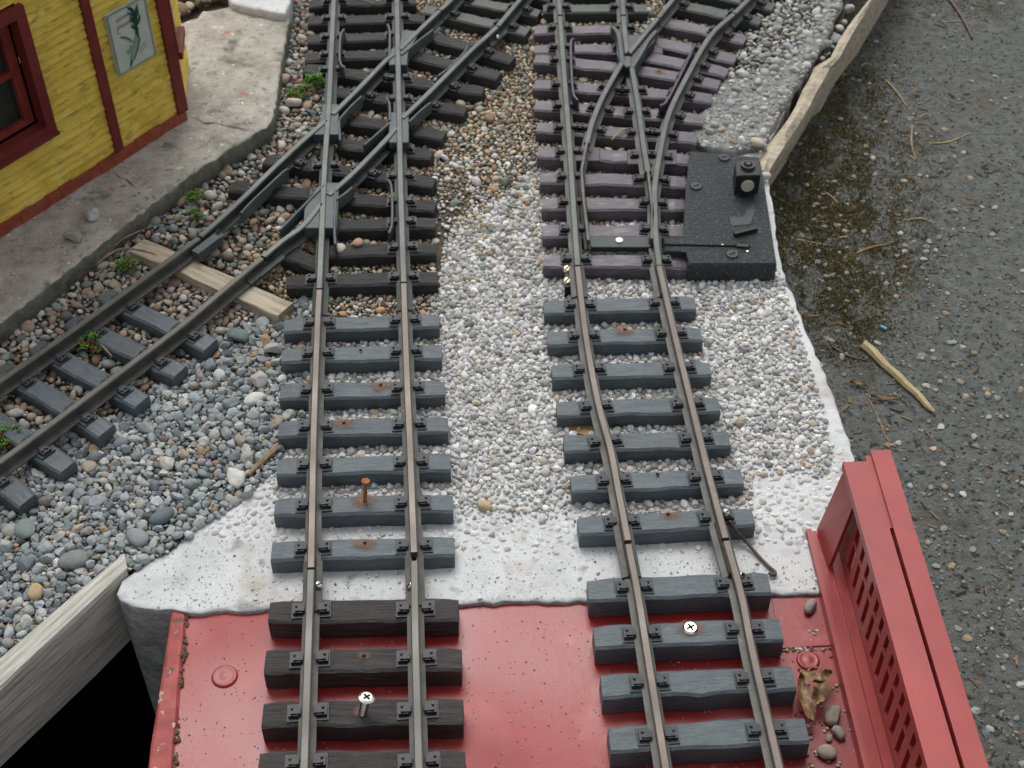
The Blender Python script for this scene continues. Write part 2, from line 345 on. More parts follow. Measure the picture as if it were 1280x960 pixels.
# broken weathered board on the right
bm = bmesh.new()
lt = [(1122, -60), (1085, 1), (1070, 20), (1057, 37), (1048, 52), (1038, 72), (1018, 84), (1011, 100), (1003, 113), (995, 132), (985, 149), (974, 164), (960, 181), (952, 195), (948, 212)]
rt = [(1136, -60), (1099, -2), (1087, 18), (1076, 37), (1067, 53), (1056, 73), (1049, 86), (1040, 102), (1032, 115), (1022, 134), (1013, 150), (1003, 167), (993, 184), (982, 200), (968, 218)]
rings = []
for (a, b) in zip(lt, rt):
    k = random.uniform(-.0010, .0010); mx = lambda t: (a[0]+(b[0]-a[0])*t, a[1]+(b[1]-a[1])*t)
    A = P(*a, .001); C = P(*mx(.28), .004+k); D = P(*mx(.62), .001-k); B = P(b[0]-4, b[1]-2, -.012)
    rings.append([bm.verts.new(v) for v in (Vector((A.x, A.y, GZ-.002)), A, C, D, B, P(*b, GZ-.002))])
for r0, r1 in zip(rings, rings[1:]):
    for k in range(6): bm.faces.new((r0[k], r0[(k+1) % 6], r1[(k+1) % 6], r1[k])).smooth = False
bm.faces.new(rings[0]); bm.faces.new(rings[-1][::-1])
o = obj('broken_plank', bm, M['wood_tan'])
tag(o, 'splintered bleached plank edging the gravel beside the asphalt', 'board')
# grey cement patch
tag(rock_slab('cement_patch', [P(*q) for q in ((858, 176), (878, 190), (915, 196), (952, 190), (966, 165), (986, 130), (1010, 92), (1030, 60), (1052, 12), (1062, -40), (1032, -40), (1022, 22), (1000, 58), (968, 92), (930, 98), (900, 104))],
          .0, .0052, [M['patch']], kind=None, bev=.0035, jit=.0014, wob=.0009), 'rough grey cement patch among gravel beside the splintered plank', 'cement patch')

# ------------------------------------------------------------------ station platform and building
PZ = .016
plat = [(-420, 700), (0, 404), (100, 326), (196, 250), (250, 210), (312, 170), (333, 158), (342, 146), (346, 120), (352, 80), (362, 20), (340, 14), (300, 9), (285, 8), (252, 14), (246, 22), (229, 27), (150, 30), (-420, 250)]
rock_slab('station_platform', [P(*q, PZ) for q in plat], -.005, PZ, [M['platform'], M['platform_side']], kind=None, bev=.0018, jit=.0009, wob=.0004, step=.004)
tag(bpy.data.objects['station_platform'], 'mottled grey concrete platform slab cracked below the yellow station', 'platform')
def crack(name, pts, wd, lab):
    bm = bmesh.new(); L = []; Rr = []
    for i, q in enumerate(pts):
        p = P(*q, PZ+.0006); ww = wd*(.5+random.random())*(0.25 if i in (0, len(pts)-1) else 1)
        L.append(bm.verts.new(p+Vector((-ww, ww*.6, 0)))); Rr.append(bm.verts.new(p+Vector((ww, -ww*.6, 0))))
    for i in range(len(pts)-1): bm.faces.new((L[i], L[i+1], Rr[i+1], Rr[i]))
    o = obj(name, bm, M['hole'], bpy.data.objects['station_platform']); o['label'] = lab
print('crack z', PZ)
crack('crack', [(140, 213), (150, 222), (158, 224), (166, 232), (176, 238), (183, 241), (190, 244), (196, 250)], .0010, 'zigzag crack across the platform in front of the middle trim')
crack('crack', [(234, 146), (246, 148), (256, 154), (268, 153), (284, 157), (300, 160), (313, 163)], .0010, 'long crack running out from the building corner')
crack('crack', [(250, 126), (262, 131), (280, 136), (300, 143), (322, 151)], .0006, 'thin straight joint in the platform by the building corner')
# white block at the platform end
rock_slab('white_stone_slab', [P(*q, .022) for q in ((284, -6), (287, 3), (312, 9), (340, 15), (357, 17), (362, 4), (364, -30), (300, -40))], 0, .022, [M['cement']], kind=None, bev=.0018, wob=.0005)
tag(bpy.data.objects['white_stone_slab'], 'whitewashed stone slab at the far end of the platform', 'slab')

A0 = P(229, 147, PZ); A1 = P(0, 292, PZ)
wx = (A0-A1).normalized(); wn = Vector((wx.y, -wx.x, 0))      # outward normal (towards the tracks)
if wn.x < 0: wn = -wn
def W(px, py, off=0):
    """photo pixel on the front wall plane (pushed out by off) -> (s along wall from corner, z)"""
    d = ray(px, py); o = Vector((0, 0, CAM_H)); base = A0+wn*off
    t = (base-o).dot(wn)/d.dot(wn); p = o+d*t
    return (p-A0).dot(wx), p.z
def WP(s, z, off=0): return A0+wx*s+wn*off+Vector((0, 0, z-A0.z))
st = empty('station_building', (A0+A1)/2, 'yellow clapboard station building with dark red trim on the platform', 'station building')
LFT = -.42; TOP = .235
c3 = P(234, 80, PZ); wy = (c3-A0); EL = wy.length; wy.normalize()
back = -wn*.20
def clap(bm, o, ux, n, s0, s1, z0, z1, bh=.0052, seed=0, holes=()):
    """sawtooth boards between s0..s1, with jitter"""
    rnd = random.Random(seed); z = z0; k = 0
    while z < z1:
        zt = min(z+bh, z1); ss = [s0]; x = s0
        while x < s1-.03: x += rnd.uniform(.03, .09); ss.append(min(x, s1))
        if ss[-1] < s1: ss.append(s1)
        for a, b in zip(ss, ss[1:]):
            lo = .0014+rnd.uniform(-.0004, .0005); zz = z+rnd.uniform(-.0003, .0003)
            spans = [(a, b)]
            for (h0, h1, g0, g1) in holes:
                if zt > g0 and z < g1:
                    spans = [q for sp in spans for q in ((sp[0], min(sp[1], h0)), (max(sp[0], h1), sp[1])) if q[1]-q[0] > 1e-4]
            for (c, d) in spans:
                v = [bm.verts.new(o+ux*q+n*w_+Vector((0, 0, zq-PZ))) for q, w_, zq in
                     ((c, lo, zz), (d, lo, zz), (d, .0002, zt), (c, .0002, zt), (c, -.001, zz), (d, -.001, zz))]
                bm.faces.new((v[0], v[1], v[2], v[3])); bm.faces.new((v[4], v[5], v[1], v[0]))
        z = zt
# window opening (right part seen)
wr = W(66, 160)[0]; wb = W(66, 161)[1]; wt_ = W(22, 3)[1]; WL = wr-.075
print('window', wr, wb, wt_, 'eave top check', W(200, 0), W(0, 0), 'endwall', EL)
bm = bmesh.new(); clap(bm, A0, wx, wn, LFT, 0, PZ+.003, TOP, seed=3, holes=[(WL+.003, wr-.003, wb+.003, wt_-.003)])
# body behind the boards
for s0, s1, z0, z1 in ((LFT, WL, PZ-.004, TOP), (wr, 0, PZ-.004, TOP), (WL, wr, PZ-.004, wb), (WL, wr, wt_, TOP)):
    prism(bm, [WP(s0, 0, -.0012), WP(s1, 0, -.0012), WP(s1, 0, -.012), WP(s0, 0, -.012)], z0, z1)
obj('front_wall', bm, M['yellow'], st)
wyn = Vector((wy.y, -wy.x, 0)); wyn = -wyn if wyn.dot(wx) < 0 else wyn
bm = bmesh.new(); clap(bm, A0, wy, wyn, 0, EL, PZ+.003, TOP, seed=5)
prism(bm, [A0-wyn*.0012, A0+wy*EL-wyn*.0012, A0+wy*EL-wyn*.01, A0-wyn*.01], PZ-.004, TOP)
obj('end_wall', bm, M['yellow'], st)
bm = bmesh.new()     # rear walls
A2 = A0+wy*EL; A3 = A2-wx*.06-wn*.12; A4 = A3+wx*(LFT+.02); A5 = WP(LFT, 0)
for a, b in ((A2, A3), (A3, A4), (A4, A5)):
    d = (b-a).normalized(); n_ = Vector((-d.y, d.x, 0))*.008
    prism(bm, [a, b, b+n_, a+n_], PZ-.004, TOP)
obj('rear_wall', bm, M['yellow'], st)
bm = bmesh.new()     # low roof, above the frame
prism(bm, [A0+wx*.006+wn*.004, A2+wx*.006, A3+wx*.006-wn*.01, A4-wn*.01, A5+wn*.004], TOP, TOP+.006)
ctr = (A0+A3+A4+A5)/4
rv = [bm.verts.new(Vector((p.x, p.y, TOP+.006))) for p in (A0, A2, A3, A4, A5)]; tv = bm.verts.new((ctr.x, ctr.y, TOP+.05))
for i in range(5): bm.faces.new((rv[i], rv[(i+1) % 5], tv))
obj('roof', bm, M['roof'], st)
def wallbox(bm, s0, s1, z0, z1, o0, o1):
    a = [WP(s0, 0, o0), WP(s1, 0, o0), WP(s1, 0, o1), WP(s0, 0, o1)]; prism(bm, [(p.x, p.y) for p in a], z0, z1)
tw = .0062
s_t1 = W(146, 185)[0]
bm = bmesh.new(); wallbox(bm, s_t1-tw/2, s_t1+tw/2, PZ+.006, TOP-.001, -.0005, .0032); obj('vertical_trim', bm, M['trim'], st)
bm = bmesh.new(); wallbox(bm, -tw*.8, .0028, PZ+.006, TOP-.001, -.0005, .0034)
prism(bm, [A0+wyn*.0028, A0+wy*.004+wyn*.0028, A0+wy*.004, A0], PZ+.006, TOP-.002); obj('corner_trim', bm, M['trim'], st)
bm = bmesh.new()
for i in range(40):
    s0 = LFT+(0-LFT)*i/40; s1 = LFT+(0-LFT)*(i+1)/40
    wallbox(bm, s0, s1+.0002, PZ-.003, PZ+.0065+random.uniform(-.0004, .0004), -.0005, .0040+random.uniform(-.0006, .0006))
obj('base_trim', bm, M['base_red'], st)
# end-wall window sill (dark red bit near the top)
o0 = Vector((0, 0, CAM_H)); 
def E(px, py):
    d = ray(px, py); t = (A0-o0).dot(wyn)/d.dot(wyn); p = o0+d*t; return (p-A0).dot(wy), p.z
es, ez = E(219, 55); print('endwall sill', es, ez)
bm = bmesh.new(); e0_, e1_ = EL*.12, EL*.62
prism(bm, [A0+wy*e0_+wyn*.001, A0+wy*e1_+wyn*.001, A0+wy*e1_+wyn*.006, A0+wy*e0_+wyn*.006], ez, ez+.005)
prism(bm, [A0+wy*e0_+wyn*.0008, A0+wy*(e0_+.006)+wyn*.0008, A0+wy*(e0_+.006)+wyn*.004, A0+wy*e0_+wyn*.004], ez+.005, ez+.09)
obj('end_window_frame', bm, M['trim'], st)
# front window
fw = .0066
bm = bmesh.new()
for s0, s1, z0, z1 in ((wr-fw, wr, wb, wt_), (WL, WL+fw, wb, wt_), (WL+fw, wr-fw, wt_-fw, wt_), (WL+fw, wr-fw, wb, wb+fw)): wallbox(bm, s0, s1, z0, z1, -.004, .0045)
wallbox(bm, WL, wr, wb-.0012, wb+.001, -.001, .0062)
win = obj('window', bm, M['trim'], st)
bm = bmesh.new(); iw = fw+.001
for s0, s1, z0, z1 in ((wr-iw-.006, wr-iw, wb+iw, wt_-iw), (WL+iw, WL+iw+.006, wb+iw, wt_-iw), ((wr+WL)/2-.0018, (wr+WL)/2+.0018, wb+iw+.004, wt_-iw-.004)): wallbox(bm, s0, s1, z0, z1, -.0085, -.005)
wallbox(bm, WL+iw+.006, wr-iw-.006, wb+iw, wb+iw+.004, -.0085, -.005)
sz = W(18, 90, -.006)[1]
wallbox(bm, WL+iw+.006, wr-iw-.006, sz-.0018, sz+.0018, -.0083, -.0052)
obj('sash', bm, mat('sash_red', [(.15, .02, .016), (.24, .04, .03)], 100, .5, .2), win)
bm = bmesh.new(); wallbox(bm, WL+.004, wr-.004, wb+.004, wt_-.004, -.011, -.009); obj('pane', bm, M['glass'], win)
# poster
pts = [W(*q, .004) for q in ((132, 17), (181, -2), (195, 67), (149, 96))]
s0 = (pts[0][0]+pts[3][0])/2; s1 = (pts[1][0]+pts[2][0])/2; z1 = (pts[0][1]+pts[1][1])/2; z0 = (pts[2][1]+pts[3][1])/2
print('poster', pts)
pw, ph = s1-s0, z1-z0
po = empty('poster', WP((s0+s1)/2, z0, .004), 'pale green framed poster of a leafy bent plant fixed to the yellow wall', 'poster')
bm = bmesh.new(); wallbox(bm, s0, s1, z0, z1, .0016, .0040); obj('poster_board', bm, M['tan_sheet'], po)
bm = bmesh.new(); b_ = .0009
for q in ((s0, s1, z0, z0+b_), (s0, s1, z1-b_, z1), (s0, s0+b_, z0+b_, z1-b_), (s1-b_, s1, z0+b_, z1-b_)): wallbox(bm, *q, .0038, .0046)
obj('poster_frame', bm, M['ink_pale'], po)
def art(strokes, name, m, off):
    bm = bmesh.new()
    for pl, wd in strokes:
        pp = [(s0+pw*u, z1-ph*v) for u, v in pl]
        L = []; Rr = []
        for i, (s, z) in enumerate(pp):
            a = pp[max(i-1, 0)]; b = pp[min(i+1, len(pp)-1)]; dx, dz = b[0]-a[0], b[1]-a[1]; l = math.hypot(dx, dz) or 1
            ww = (wd[i] if isinstance(wd, (list, tuple)) else wd)*pw/2
            L.append(bm.verts.new(WP(s-dz/l*ww, z+dx/l*ww, off))); Rr.append(bm.verts.new(WP(s+dz/l*ww, z-dx/l*ww, off)))
        for i in range(len(pp)-1): bm.faces.new((L[i], L[i+1], Rr[i+1], Rr[i]))
    obj(name, bm, m, po)
art([([(.30, .98), (.42, .80), (.55, .66), (.63, .54), (.66, .42)], [.03, .12, .12, .10, .06]), ([(.22, .42), (.38, .50), (.52, .62)], [.03, .07, .05]), ([(.3, .72), (.4, .7), (.45, .64)], .1)], 'stem_print', M['ink_pale'], .00425)
rnd = random.Random(4); lv = []
for i in range(26):
    v = .06+.36*i/26; u = .66+rnd.uniform(-.03, .03)-.05*(v-.2); a = rnd.uniform(-.17, .17)
    lv.append(([(u, v+.05), (u+a*.6, v+.01), (u+a, v-.05)], [.05, .05, .01]))
lv += [([(.66, .42), (.62, .50), (.66, .56)], [.1, .06, .02]), ([(.64, .46), (.67, .62), (.56, .76), (.44, .88)], [.06, .035, .03, .02]), ([(.22, .42), (.34, .46), (.46, .56)], .025), ([(.32, .95), (.38, .86)], .05)]
art(lv, 'leaf_print', M['ink_green'], .00435)
sc_ = []
for r_, (u0, u1, v) in enumerate(((.2, .52, .14), (.2, .56, .26))):
    u = u0
    while u < u1:
        sc_.append(([(u, v+.035), (u+.012, v-.03), (u+.03, v+.02), (u+.045, v-.01)], .012)); u += .055
sc_.append(([(.2, .28), (.17, .34), (.24, .37)], .015))
for v in (.72, .76, .80): sc_.append(([(.6, v+.03), (.7, v), (.82, v-.02)], .010))
art(sc_, 'script_print', M['ink_red'], .0043)

# ------------------------------------------------------------------ track system
mm = .001
RB = .0100                        # rail foot height = sleeper top
RH = .0184
PROF = [(q[0]*mm, q[1]*mm) for q in ((-4, 0), (4, 0), (4, .9), (.9, 1.8), (.8, 5.2), (1.9, 6.2), (1.9, 7.9), (1.4, 8.4), (-1.4, 8.4), (-1.9, 7.9), (-1.9, 6.2), (-.8, 5.2), (-.9, 1.8), (-4, .9))]
TOPF = (6, 7, 8)
FOOT = []                         # footprints kept free of stones: (A, B, halfwidth)
RAILS = []                        # rail polylines
def px_line(pts, z=RH): return [P(*q, z) for q in pts]
def rail(parent, pts, mats, label=None, sm=True, prof=PROF, z=RB, reg=True):
    pl = px_line(pts); pl = smoothline(pl) if sm else pl
    bm = bmesh.new(); sweep(bm, pl, prof, TOPF if prof is PROF else (), z)
    if reg: RAILS.append([Vector((p.x, p.y, 0)) for p in pl])
    o = obj('rail', bm, mats, parent)
    if label: o['label'] = label
    return pl
def strip_rail(parent, name, pts, wd, z0, z1, m, sm=True):
    pl = px_line(pts); pl = smoothline(pl, 4) if sm else pl
    bm = bmesh.new(); sweep(bm, pl, [(-wd/2, z0), (wd/2, z0), (wd/2, z1-.0004), (wd/2-.0004, z1), (-wd/2+.0004, z1), (-wd/2, z1-.0004)], (), 0)
    RAILS.append([Vector((p.x, p.y, 0)) for p in pl])
    return obj(name, bm, m, parent)
def chair_mesh(m, name):
    bm = bmesh.new()
    box(bm, (0, 0, .0003), (.0185, .0088, .0009))
    for s in (-1, 1):
        box(bm, (s*.0062, 0, .0015), (.0046, .0052, .0020)); box(bm, (s*.0047, 0, .0025), (.0034, .0038, .0013))
        for yy in (-.0013, .0014): cyl(bm, (s*.0068, yy, .0024), .00075, .0011, 6)
    bmesh.ops.recalc_face_normals(bm, faces=bm.faces)
    me = bpy.data.meshes.new(name); bm.to_mesh(me); bm.free(); me.materials.append(m); return me
CH = {'g': chair_mesh(M['ch_grey'], 'rail_chair'), 'd': chair_mesh(M['ch_dark'], 'rail_chair')}
def seg_x(a, b, c, d):
    r = b-a; s = d-c; k = r.x*s.y-r.y*s.x
    if abs(k) < 1e-12: return None
    t = ((c-a).x*s.y-(c-a).y*s.x)/k; u = ((c-a).x*r.y-(c-a).y*r.x)/k
    return (t, u) if 0 <= t <= 1 and 0 <= u <= 1 else None
def sleeper(parent, A, B, m, rails, ch='g', wd=.0122, zt=RB, dz=0, hgt=.0125, name='sleeper', label=None, skipchair=False):
    A = Vector((A.x, A.y, 0)); B = Vector((B.x, B.y, 0)); L = (B-A).length; ang = math.atan2(B.y-A.y, B.x-A.x)
    n = max(6, int(L/.006)); bm = bmesh.new(); rings = []; s1, s2 = random.uniform(0, 9), random.uniform(0, 9)
    for i in range(n+1):
        x = -L/2+L*i/n; e = min(i, n-i)/1.0
        f = .93 if i in (0, n) else 1
        wob = lambda k, s: s*(noise.noise(Vector((x*70+s1, k, s2)))+.5*noise.noise(Vector((x*200+s1, k, s2))))
        hw = wd/2*f; zt_ = zt-(0.0006 if i in (0, n) else 0)
        y0 = -hw+wob(1, .0009); y1 = hw+wob(2, .0009); ztl = zt_+wob(3, .0005)
        c = .0011
        ring = [(y0-.0004, zt-hgt), (y0-.0002, ztl-c), (y0+c, ztl), (y0*.3, ztl+wob(5, .0003)), (y1*.3, ztl+wob(6, .0003)), (y1-c, ztl), (y1+.0002, ztl-c), (y1+.0004, zt-hgt)]
        rings.append([bm.verts.new((x, q[0], q[1])) for q in ring])
    for r0, r1 in zip(rings, rings[1:]):
        for k in range(8): bm.faces.new((r0[k], r0[(k+1) % 8], r1[(k+1) % 8], r1[k]))
    bm.faces.new(rings[0][::-1]); bm.faces.new(rings[-1])
    o = obj(name, bm, m, parent, world=False)
    mid = (A+B)/2-world_org(parent); o.location = (mid.x, mid.y, dz-world_org(parent).z); o.rotation_euler = (random.gauss(0, .012), random.gauss(0, .003), ang)
    ORG[o.name] = Vector(((A+B)/2)); ud = (B-A).normalized()*(wd/2-.0006); FOOT.append((A+ud, B-ud, wd/2))
    if label: o['label'] = label
    if not skipchair:
        for pl in rails:
            for a, b in zip(pl, pl[1:]):
                h = seg_x(A, B, Vector((a.x, a.y, 0)), Vector((b.x, b.y, 0)))
                if h:
                    ra = math.atan2(b.y-a.y, b.x-a.x)-math.pi/2-ang
                    c_ = bpy.data.objects.new('rail_chair', CH[ch]); sc.collection.objects.link(c_); c_.parent = o
                    c_.location = (-L/2+L*h[0], 0, zt); c_.rotation_euler = (0, 0, ra); break
    return o
def disc_irr(bm, c, r, z, n=18, jit=.25, el=1.4):
    vs = [bm.verts.new((c[0]+math.cos(2*math.pi*i/n)*r*el*(1+random.uniform(-jit, jit)), c[1]+math.sin(2*math.pi*i/n)*r*(1+random.uniform(-jit, jit)), z)) for i in range(n)]
    bm.faces.new(vs)
def stain(sl, px, py, r=.004, hole=True, ring=None):
    """stain/hole on a sleeper top at a pixel"""
    p = P(px, py, RB); ang = sl.rotation_euler.z; org = ORG[sl.name]
    q = Matrix.Rotation(-ang, 3, 'Z') @ (Vector((p.x, p.y, 0))-Vector((org.x, org.y, 0)))
    if r:
        bm = bmesh.new(); disc_irr(bm, q, r*1.15, RB+.0006); ob = obj('rust_stain', bm, M['rust_stain'], sl, world=False)
    if hole:
        bm = bmesh.new(); disc_irr(bm, q, .0010, RB+.0008, 10, .05, 1); obj('screw_hole', bm, M['hole'], sl, world=False)
def joiner(parent, px, py, dirpts, m, ln=.022, name='rail_joiner', shift=0):
    p = P(px, py, RH); a = P(*dirpts[0], RH); b = P(*dirpts[1], RH); d = (b-a).normalized()
    bm = bmesh.new(); q0 = p-d*(ln/2-shift); q1 = p+d*(ln/2+shift)
    sweep(bm, [q0, q1], [(-.0046, -.0006), (.0046, -.0006), (.0046, .0016), (.0018, .0026), (.0016, .0052), (.0011, .0052), (.0011, .0016), (-.0011, .0016), (-.0011, .0052), (-.0016, .0052), (-.0018, .0026), (-.0046, .0016)], (), RB)
    return obj(name, bm, m, parent)
def sidescrew(parent, px, py, z, r=.0020, m='zinc', ax=(0.5, -.2, .8), name='joiner_screw'):
    bm = bmesh.new(); p = P(px, py, z); ax = Vector(ax).normalized()
    cyl(bm, p-ax*.004, r*.5, .0045, 10, None, ax); cyl(bm, p, r, .0009, 16, r*.75, ax)
    cyl(bm, p+ax*.0009, r*.75, .0002, 16, r*.6, ax)
    u = ax.orthogonal().normalized(); o = obj(name, bm, [M[m]], parent)
    bm = bmesh.new(); v = ax.cross(u); c = p+ax*.00125
    bm.faces.new([bm.verts.new(c+u*a*r*.75+v*b*r*.13) for a, b in ((-1, -1), (1, -1), (1, 1), (-1, 1))])
    obj('slot', bm, M['hole'], o)
    return o

# --- 1. left bridge section (brown sleepers on the red deck)
def ctr_(pts): 
    q = P(*pts, 0); return (q.x, q.y, 0)
T1 = empty('track_section', ctr_((450, 850)), 'dark brown sleepered track section on the left side of the red deck', 'track', 'straight and curved track sections')
l1 = rail(T1, [(388.5, 712), (385.5, 800), (380, 960), (376.5, 1080)], [M['rail_grey'], M['head_bronze']])
r1 = rail(T1, [(517.8, 701), (519.2, 800), (523.5, 960), (527, 1080)], [M['rail_grey'], M['head_bronze']])
SB = []
for i, (xa, xb, ya, yb) in enumerate(((336, 573, 764, 761), (331, 577, 826, 822), (328, 579, 892, 887), (323, 581, 955, 953), (318, 586, 1024, 1023))):
    SB.append(sleeper(T1, P(xa, ya, RB), P(xb, yb, RB), M['sl_brown'], (l1, r1), 'd', wd=.0130))
stain(SB[1], 455, 821, .0022); stain(SB[2], 451, 890, .0026)
# --- 2. left grey section
T2 = empty('track_section', ctr_((450, 540)), 'grey sleepered straight track section in the left foreground ballast', 'track', 'straight and curved track sections')
l2 = rail(T2, [(399, 362), (397, 400), (394, 480), (391.5, 560), (390, 640), (388.6, 709)], [M['rail_grey'], M['head_brown']])
r2 = rail(T2, [(504.6, 354), (506, 400), (509, 480), (512.5, 560), (515.5, 640), (517.4, 690)], [M['rail_grey'], M['head_brown']])
SG = []
for (xa, xb, ya, yb) in ((355, 549, 406, 400), (352, 552, 444, 439), (350, 556, 489, 484), (348, 560, 536, 530), (346, 563, 583, 577), (343, 566, 634, 628), (339, 568, 688, 682)):
    SG.append(sleeper(T2, P(xa, ya, RB), P(xb, yb, RB), M['sl_grey'], (l2, r2), 'g'))
stain(SG[1], 451, 439, 0); stain(SG[2], 476, 482, .0040); stain(SG[3], 430, 530, .0045); stain(SG[5], 455, 627, .0048, False); stain(SG[6], 456, 680, .0045)
for x, y, d in ((388.8, 722, ((388, 700), (386, 780))), (517.6, 715, ((517, 690), (519, 780)))): joiner(T1, x, y, d, M['rail_grey'], .030)
sidescrew(T1, 398, 731, .0135); sidescrew(T1, 512, 732, .0135, ax=(-.5, -.2, .8))
# --- 3. crossing (diamond) section
T3 = empty('track_crossing', ctr_((440, 180)), 'diamond crossing with weathered dark sleepers and grey frog plates at upper left', 'track crossing')
G3 = [M['rail_green'], M['head_grey']]
cl = rail(T3, [(399, 360), (402, 290), (405.8, 205), (411, 130), (414, 65), (417, 0), (419.5, -60)], G3)
cr = rail(T3, [(504.5, 352), (502.5, 290), (500.5, 225), (499, 150), (497.5, 80), (496, 0), (494, -60)], G3)
d1 = [rail(T3, q, G3) for q in ([(250, 295), (298, 252), (340, 211), (375, 178), (407.5, 150)], [(416, 142), (452, 106), (481, 76), (492, 67)], [(500, 61), (525, 36), (549, 13)])]
d2 = [rail(T3, q, G3) for q in ([(329, 320), (352, 301), (379, 281), (401, 254)], [(411, 243), (440, 217), (465, 192), (485, 171), (495, 159)], [(503, 147), (531, 120), (560, 91), (589, 62), (607, 46), (621, 33)])]
allc = [cl, cr]+d1+d2
W3 = []
for (a, b) in (((386, 3), (520, 0)), ((385, 25), (531, 22)), ((384, 48), (513, 44)), ((381, 71), (504, 66)), ((381, 84), (604, 112)), ((414, 113), (582, 137)), ((424, 146), (555, 168)),
               ((424, 178), (540, 192)), ((331, 198), (543, 227)), ((287, 232), (544, 257)), ((410, 281), (544, 278)), ((409, 313), (545, 309)), ((358, 351), (547, 346)),
               ((537, 44), (641, 74)), ((509, 66), (624, 94))):
    W3.append(sleeper(T3, P(*a, RB), P(*b, RB), M['sl_old'], allc, 'd', wd=.0115))
sleeper(T3, P(357, 314, RB), P(398, 330, RB), M['sl_old'], allc, 'd', wd=.0115)
def plate(parent, name, pts, z0, z1, m):
    bm = bmesh.new(); prism(bm, ccw([P(*q, z1) for q in pts]), z0, z1)
    bmesh.ops.bevel(bm, geom=bm.edges[:], offset=.0004, segments=1, affect='EDGES')
    return obj(name, bm, m, parent)
FZ = .0176
plate(T3, 'frog', [(403, 130), (423, 130), (424, 168), (395, 168), (390, 168), (402, 147)], .0102, FZ, M['frog'])
plate(T3, 'frog', [(486, 81), (509, 81), (509, 66), (521, 46), (521, 38), (502, 38), (502, 50), (487, 64)], .0102, FZ, M['frog'])
plate(T3, 'frog', [(486, 140), (511, 140), (511, 178), (486, 178)], .0102, FZ, M['frog'])
plate(T3, 'frog', [(394, 236), (404, 228), (424, 228), (421, 285), (379, 285), (380, 262)], .0102, FZ, M['frog'])
GW = .0016
for q in ([(423.5, 148), (424, 160), (425, 175)], [(423, 150), (438, 133), (452, 120)],
          [(484.5, 30), (487, 38), (487, 60), (486, 70)], [(502, 68), (520, 53), (541, 37)],
          [(484, 123), (487, 131), (487, 150)], [(486, 154), (470, 168), (455, 181)], [(511, 152), (528, 136), (538, 128)],
          [(418, 236), (419, 250), (418, 285), (419, 305)], [(405, 231), (380, 256), (350, 287)], [(420, 249), (432, 241), (440, 234)],
          [(430, 36), (425.5, 45), (424.5, 74), (429, 84)], [(584.5, 56), (581, 64), (564, 82), (547, 95)],
          [(485, 224), (489.5, 235), (490, 277), (486, 291)], [(359, 211), (350, 218), (316, 250), (301, 266)]):
    strip_rail(T3, 'guard_rail', q, GW, .0104, RH+.0002, M['frog'])
# --- joiners between crossing and the others
joiner(T3, 399, 366, ((400, 350), (397, 400)), M['rail_green'], .024); joiner(T3, 504.8, 360, ((504, 340), (506, 400)), M['rail_green'], .024)
# --- 4. left diagonal grey section
T4 = empty('track_section', ctr_((120, 450)), 'grey sleepered diagonal track section beside the station platform', 'track', 'straight and curved track sections')
l4 = rail(T4, [(-120, 556), (-60, 516), (0, 475), (55, 437), (107, 400), (180, 347), (248, 297)], [M['rail_grey'], M['head_bronze']])
r4 = rail(T4, [(-90, 637), (0, 576), (80, 517), (160, 457), (228, 405), (280, 361), (327, 322)], [M['rail_grey'], M['head_bronze']])
for (a, b) in (((130, 367), (262, 431)), ((87, 399), (224, 464)), ((44, 431), (177, 501)), ((0, 458), (132, 538)), ((-48, 497), (84, 583)), ((-95, 535), (34, 624))):
    sleeper(T4, P(*a, RB), P(*b, RB), M['sl_grey'], (l4, r4), 'g')
joiner(T4, 253, 296, ((250, 295), (298, 252)), M['frog'], .020, shift=.004); joiner(T4, 332, 319, ((329, 320), (379, 281)), M['rail_green'], .03, shift=-.004)
bm = bmesh.new(); a = P(242, 312, .018); b = P(270, 291, .018); a.z = b.z = .0128; d = (b-a).normalized(); n_ = Vector((d.y, -d.x, 0))
prism(bm, [a-n_*.002, b-n_*.002, b+n_*.0035, a+n_*.0035], .010, .0165); obj('joiner_clamp', bm, M['frog'], T4)
# --- 5. upper diagonal beyond the crossing
T5 = empty('track_section', ctr_((620, 0)), 'dark sleepered diagonal track running off behind the crossing at the top edge', 'track', 'straight and curved track sections')
l5 = rail(T5, [(550, 12), (563, 0), (600, -38)], G3); r5 = rail(T5, [(622, 32), (649, 0), (676, -32)], G3)
for (a, b) in (((528, 10), (660, 39)), ((574, -2), (674, 16)), ((600, -20), (690, -4))): sleeper(T5, P(*a, RB), P(*b, RB), M['sl_green'], (l5, r5), 'd')
joiner(T5, 618, 36, ((607, 46), (621, 33)), M['rail_green'], .022); sidescrew(T5, 622, 46, .014, .0016)
# --- 6. right grey section (on ballast)
T6 = empty('track_section', ctr_((790, 520)), 'grey sleepered track section in the right ballast below the black motor box', 'track', 'straight and curved track sections')
l6 = rail(T6, [(722, 333), (732.5, 420), (747, 500), (763, 560), (772.5, 610), (785, 675)], [M['rail_grey'], M['head_brown']])
r6 = rail(T6, [(824, 332), (844, 420), (860, 486), (878, 560), (890.5, 610), (907, 672)], [M['rail_grey'], M['head_brown']])
SR = []
for (xa, xb, ya, yb) in ((680, 869, 383, 378), (684, 877, 422, 417), (690, 888, 464, 460), (696, 899, 510, 505), (705, 912, 554, 547), (714, 928, 604, 595), (723, 942, 657, 645)):
    SR.append(sleeper(T6, P(xa, ya, RB), P(xb, yb, RB), M['sl_grey'], (l6, r6), 'g'))
stain(SR[1], 781, 413, .0042); stain(SR[5], 822, 594, 0); stain(SR[6], 835, 644, .0040)
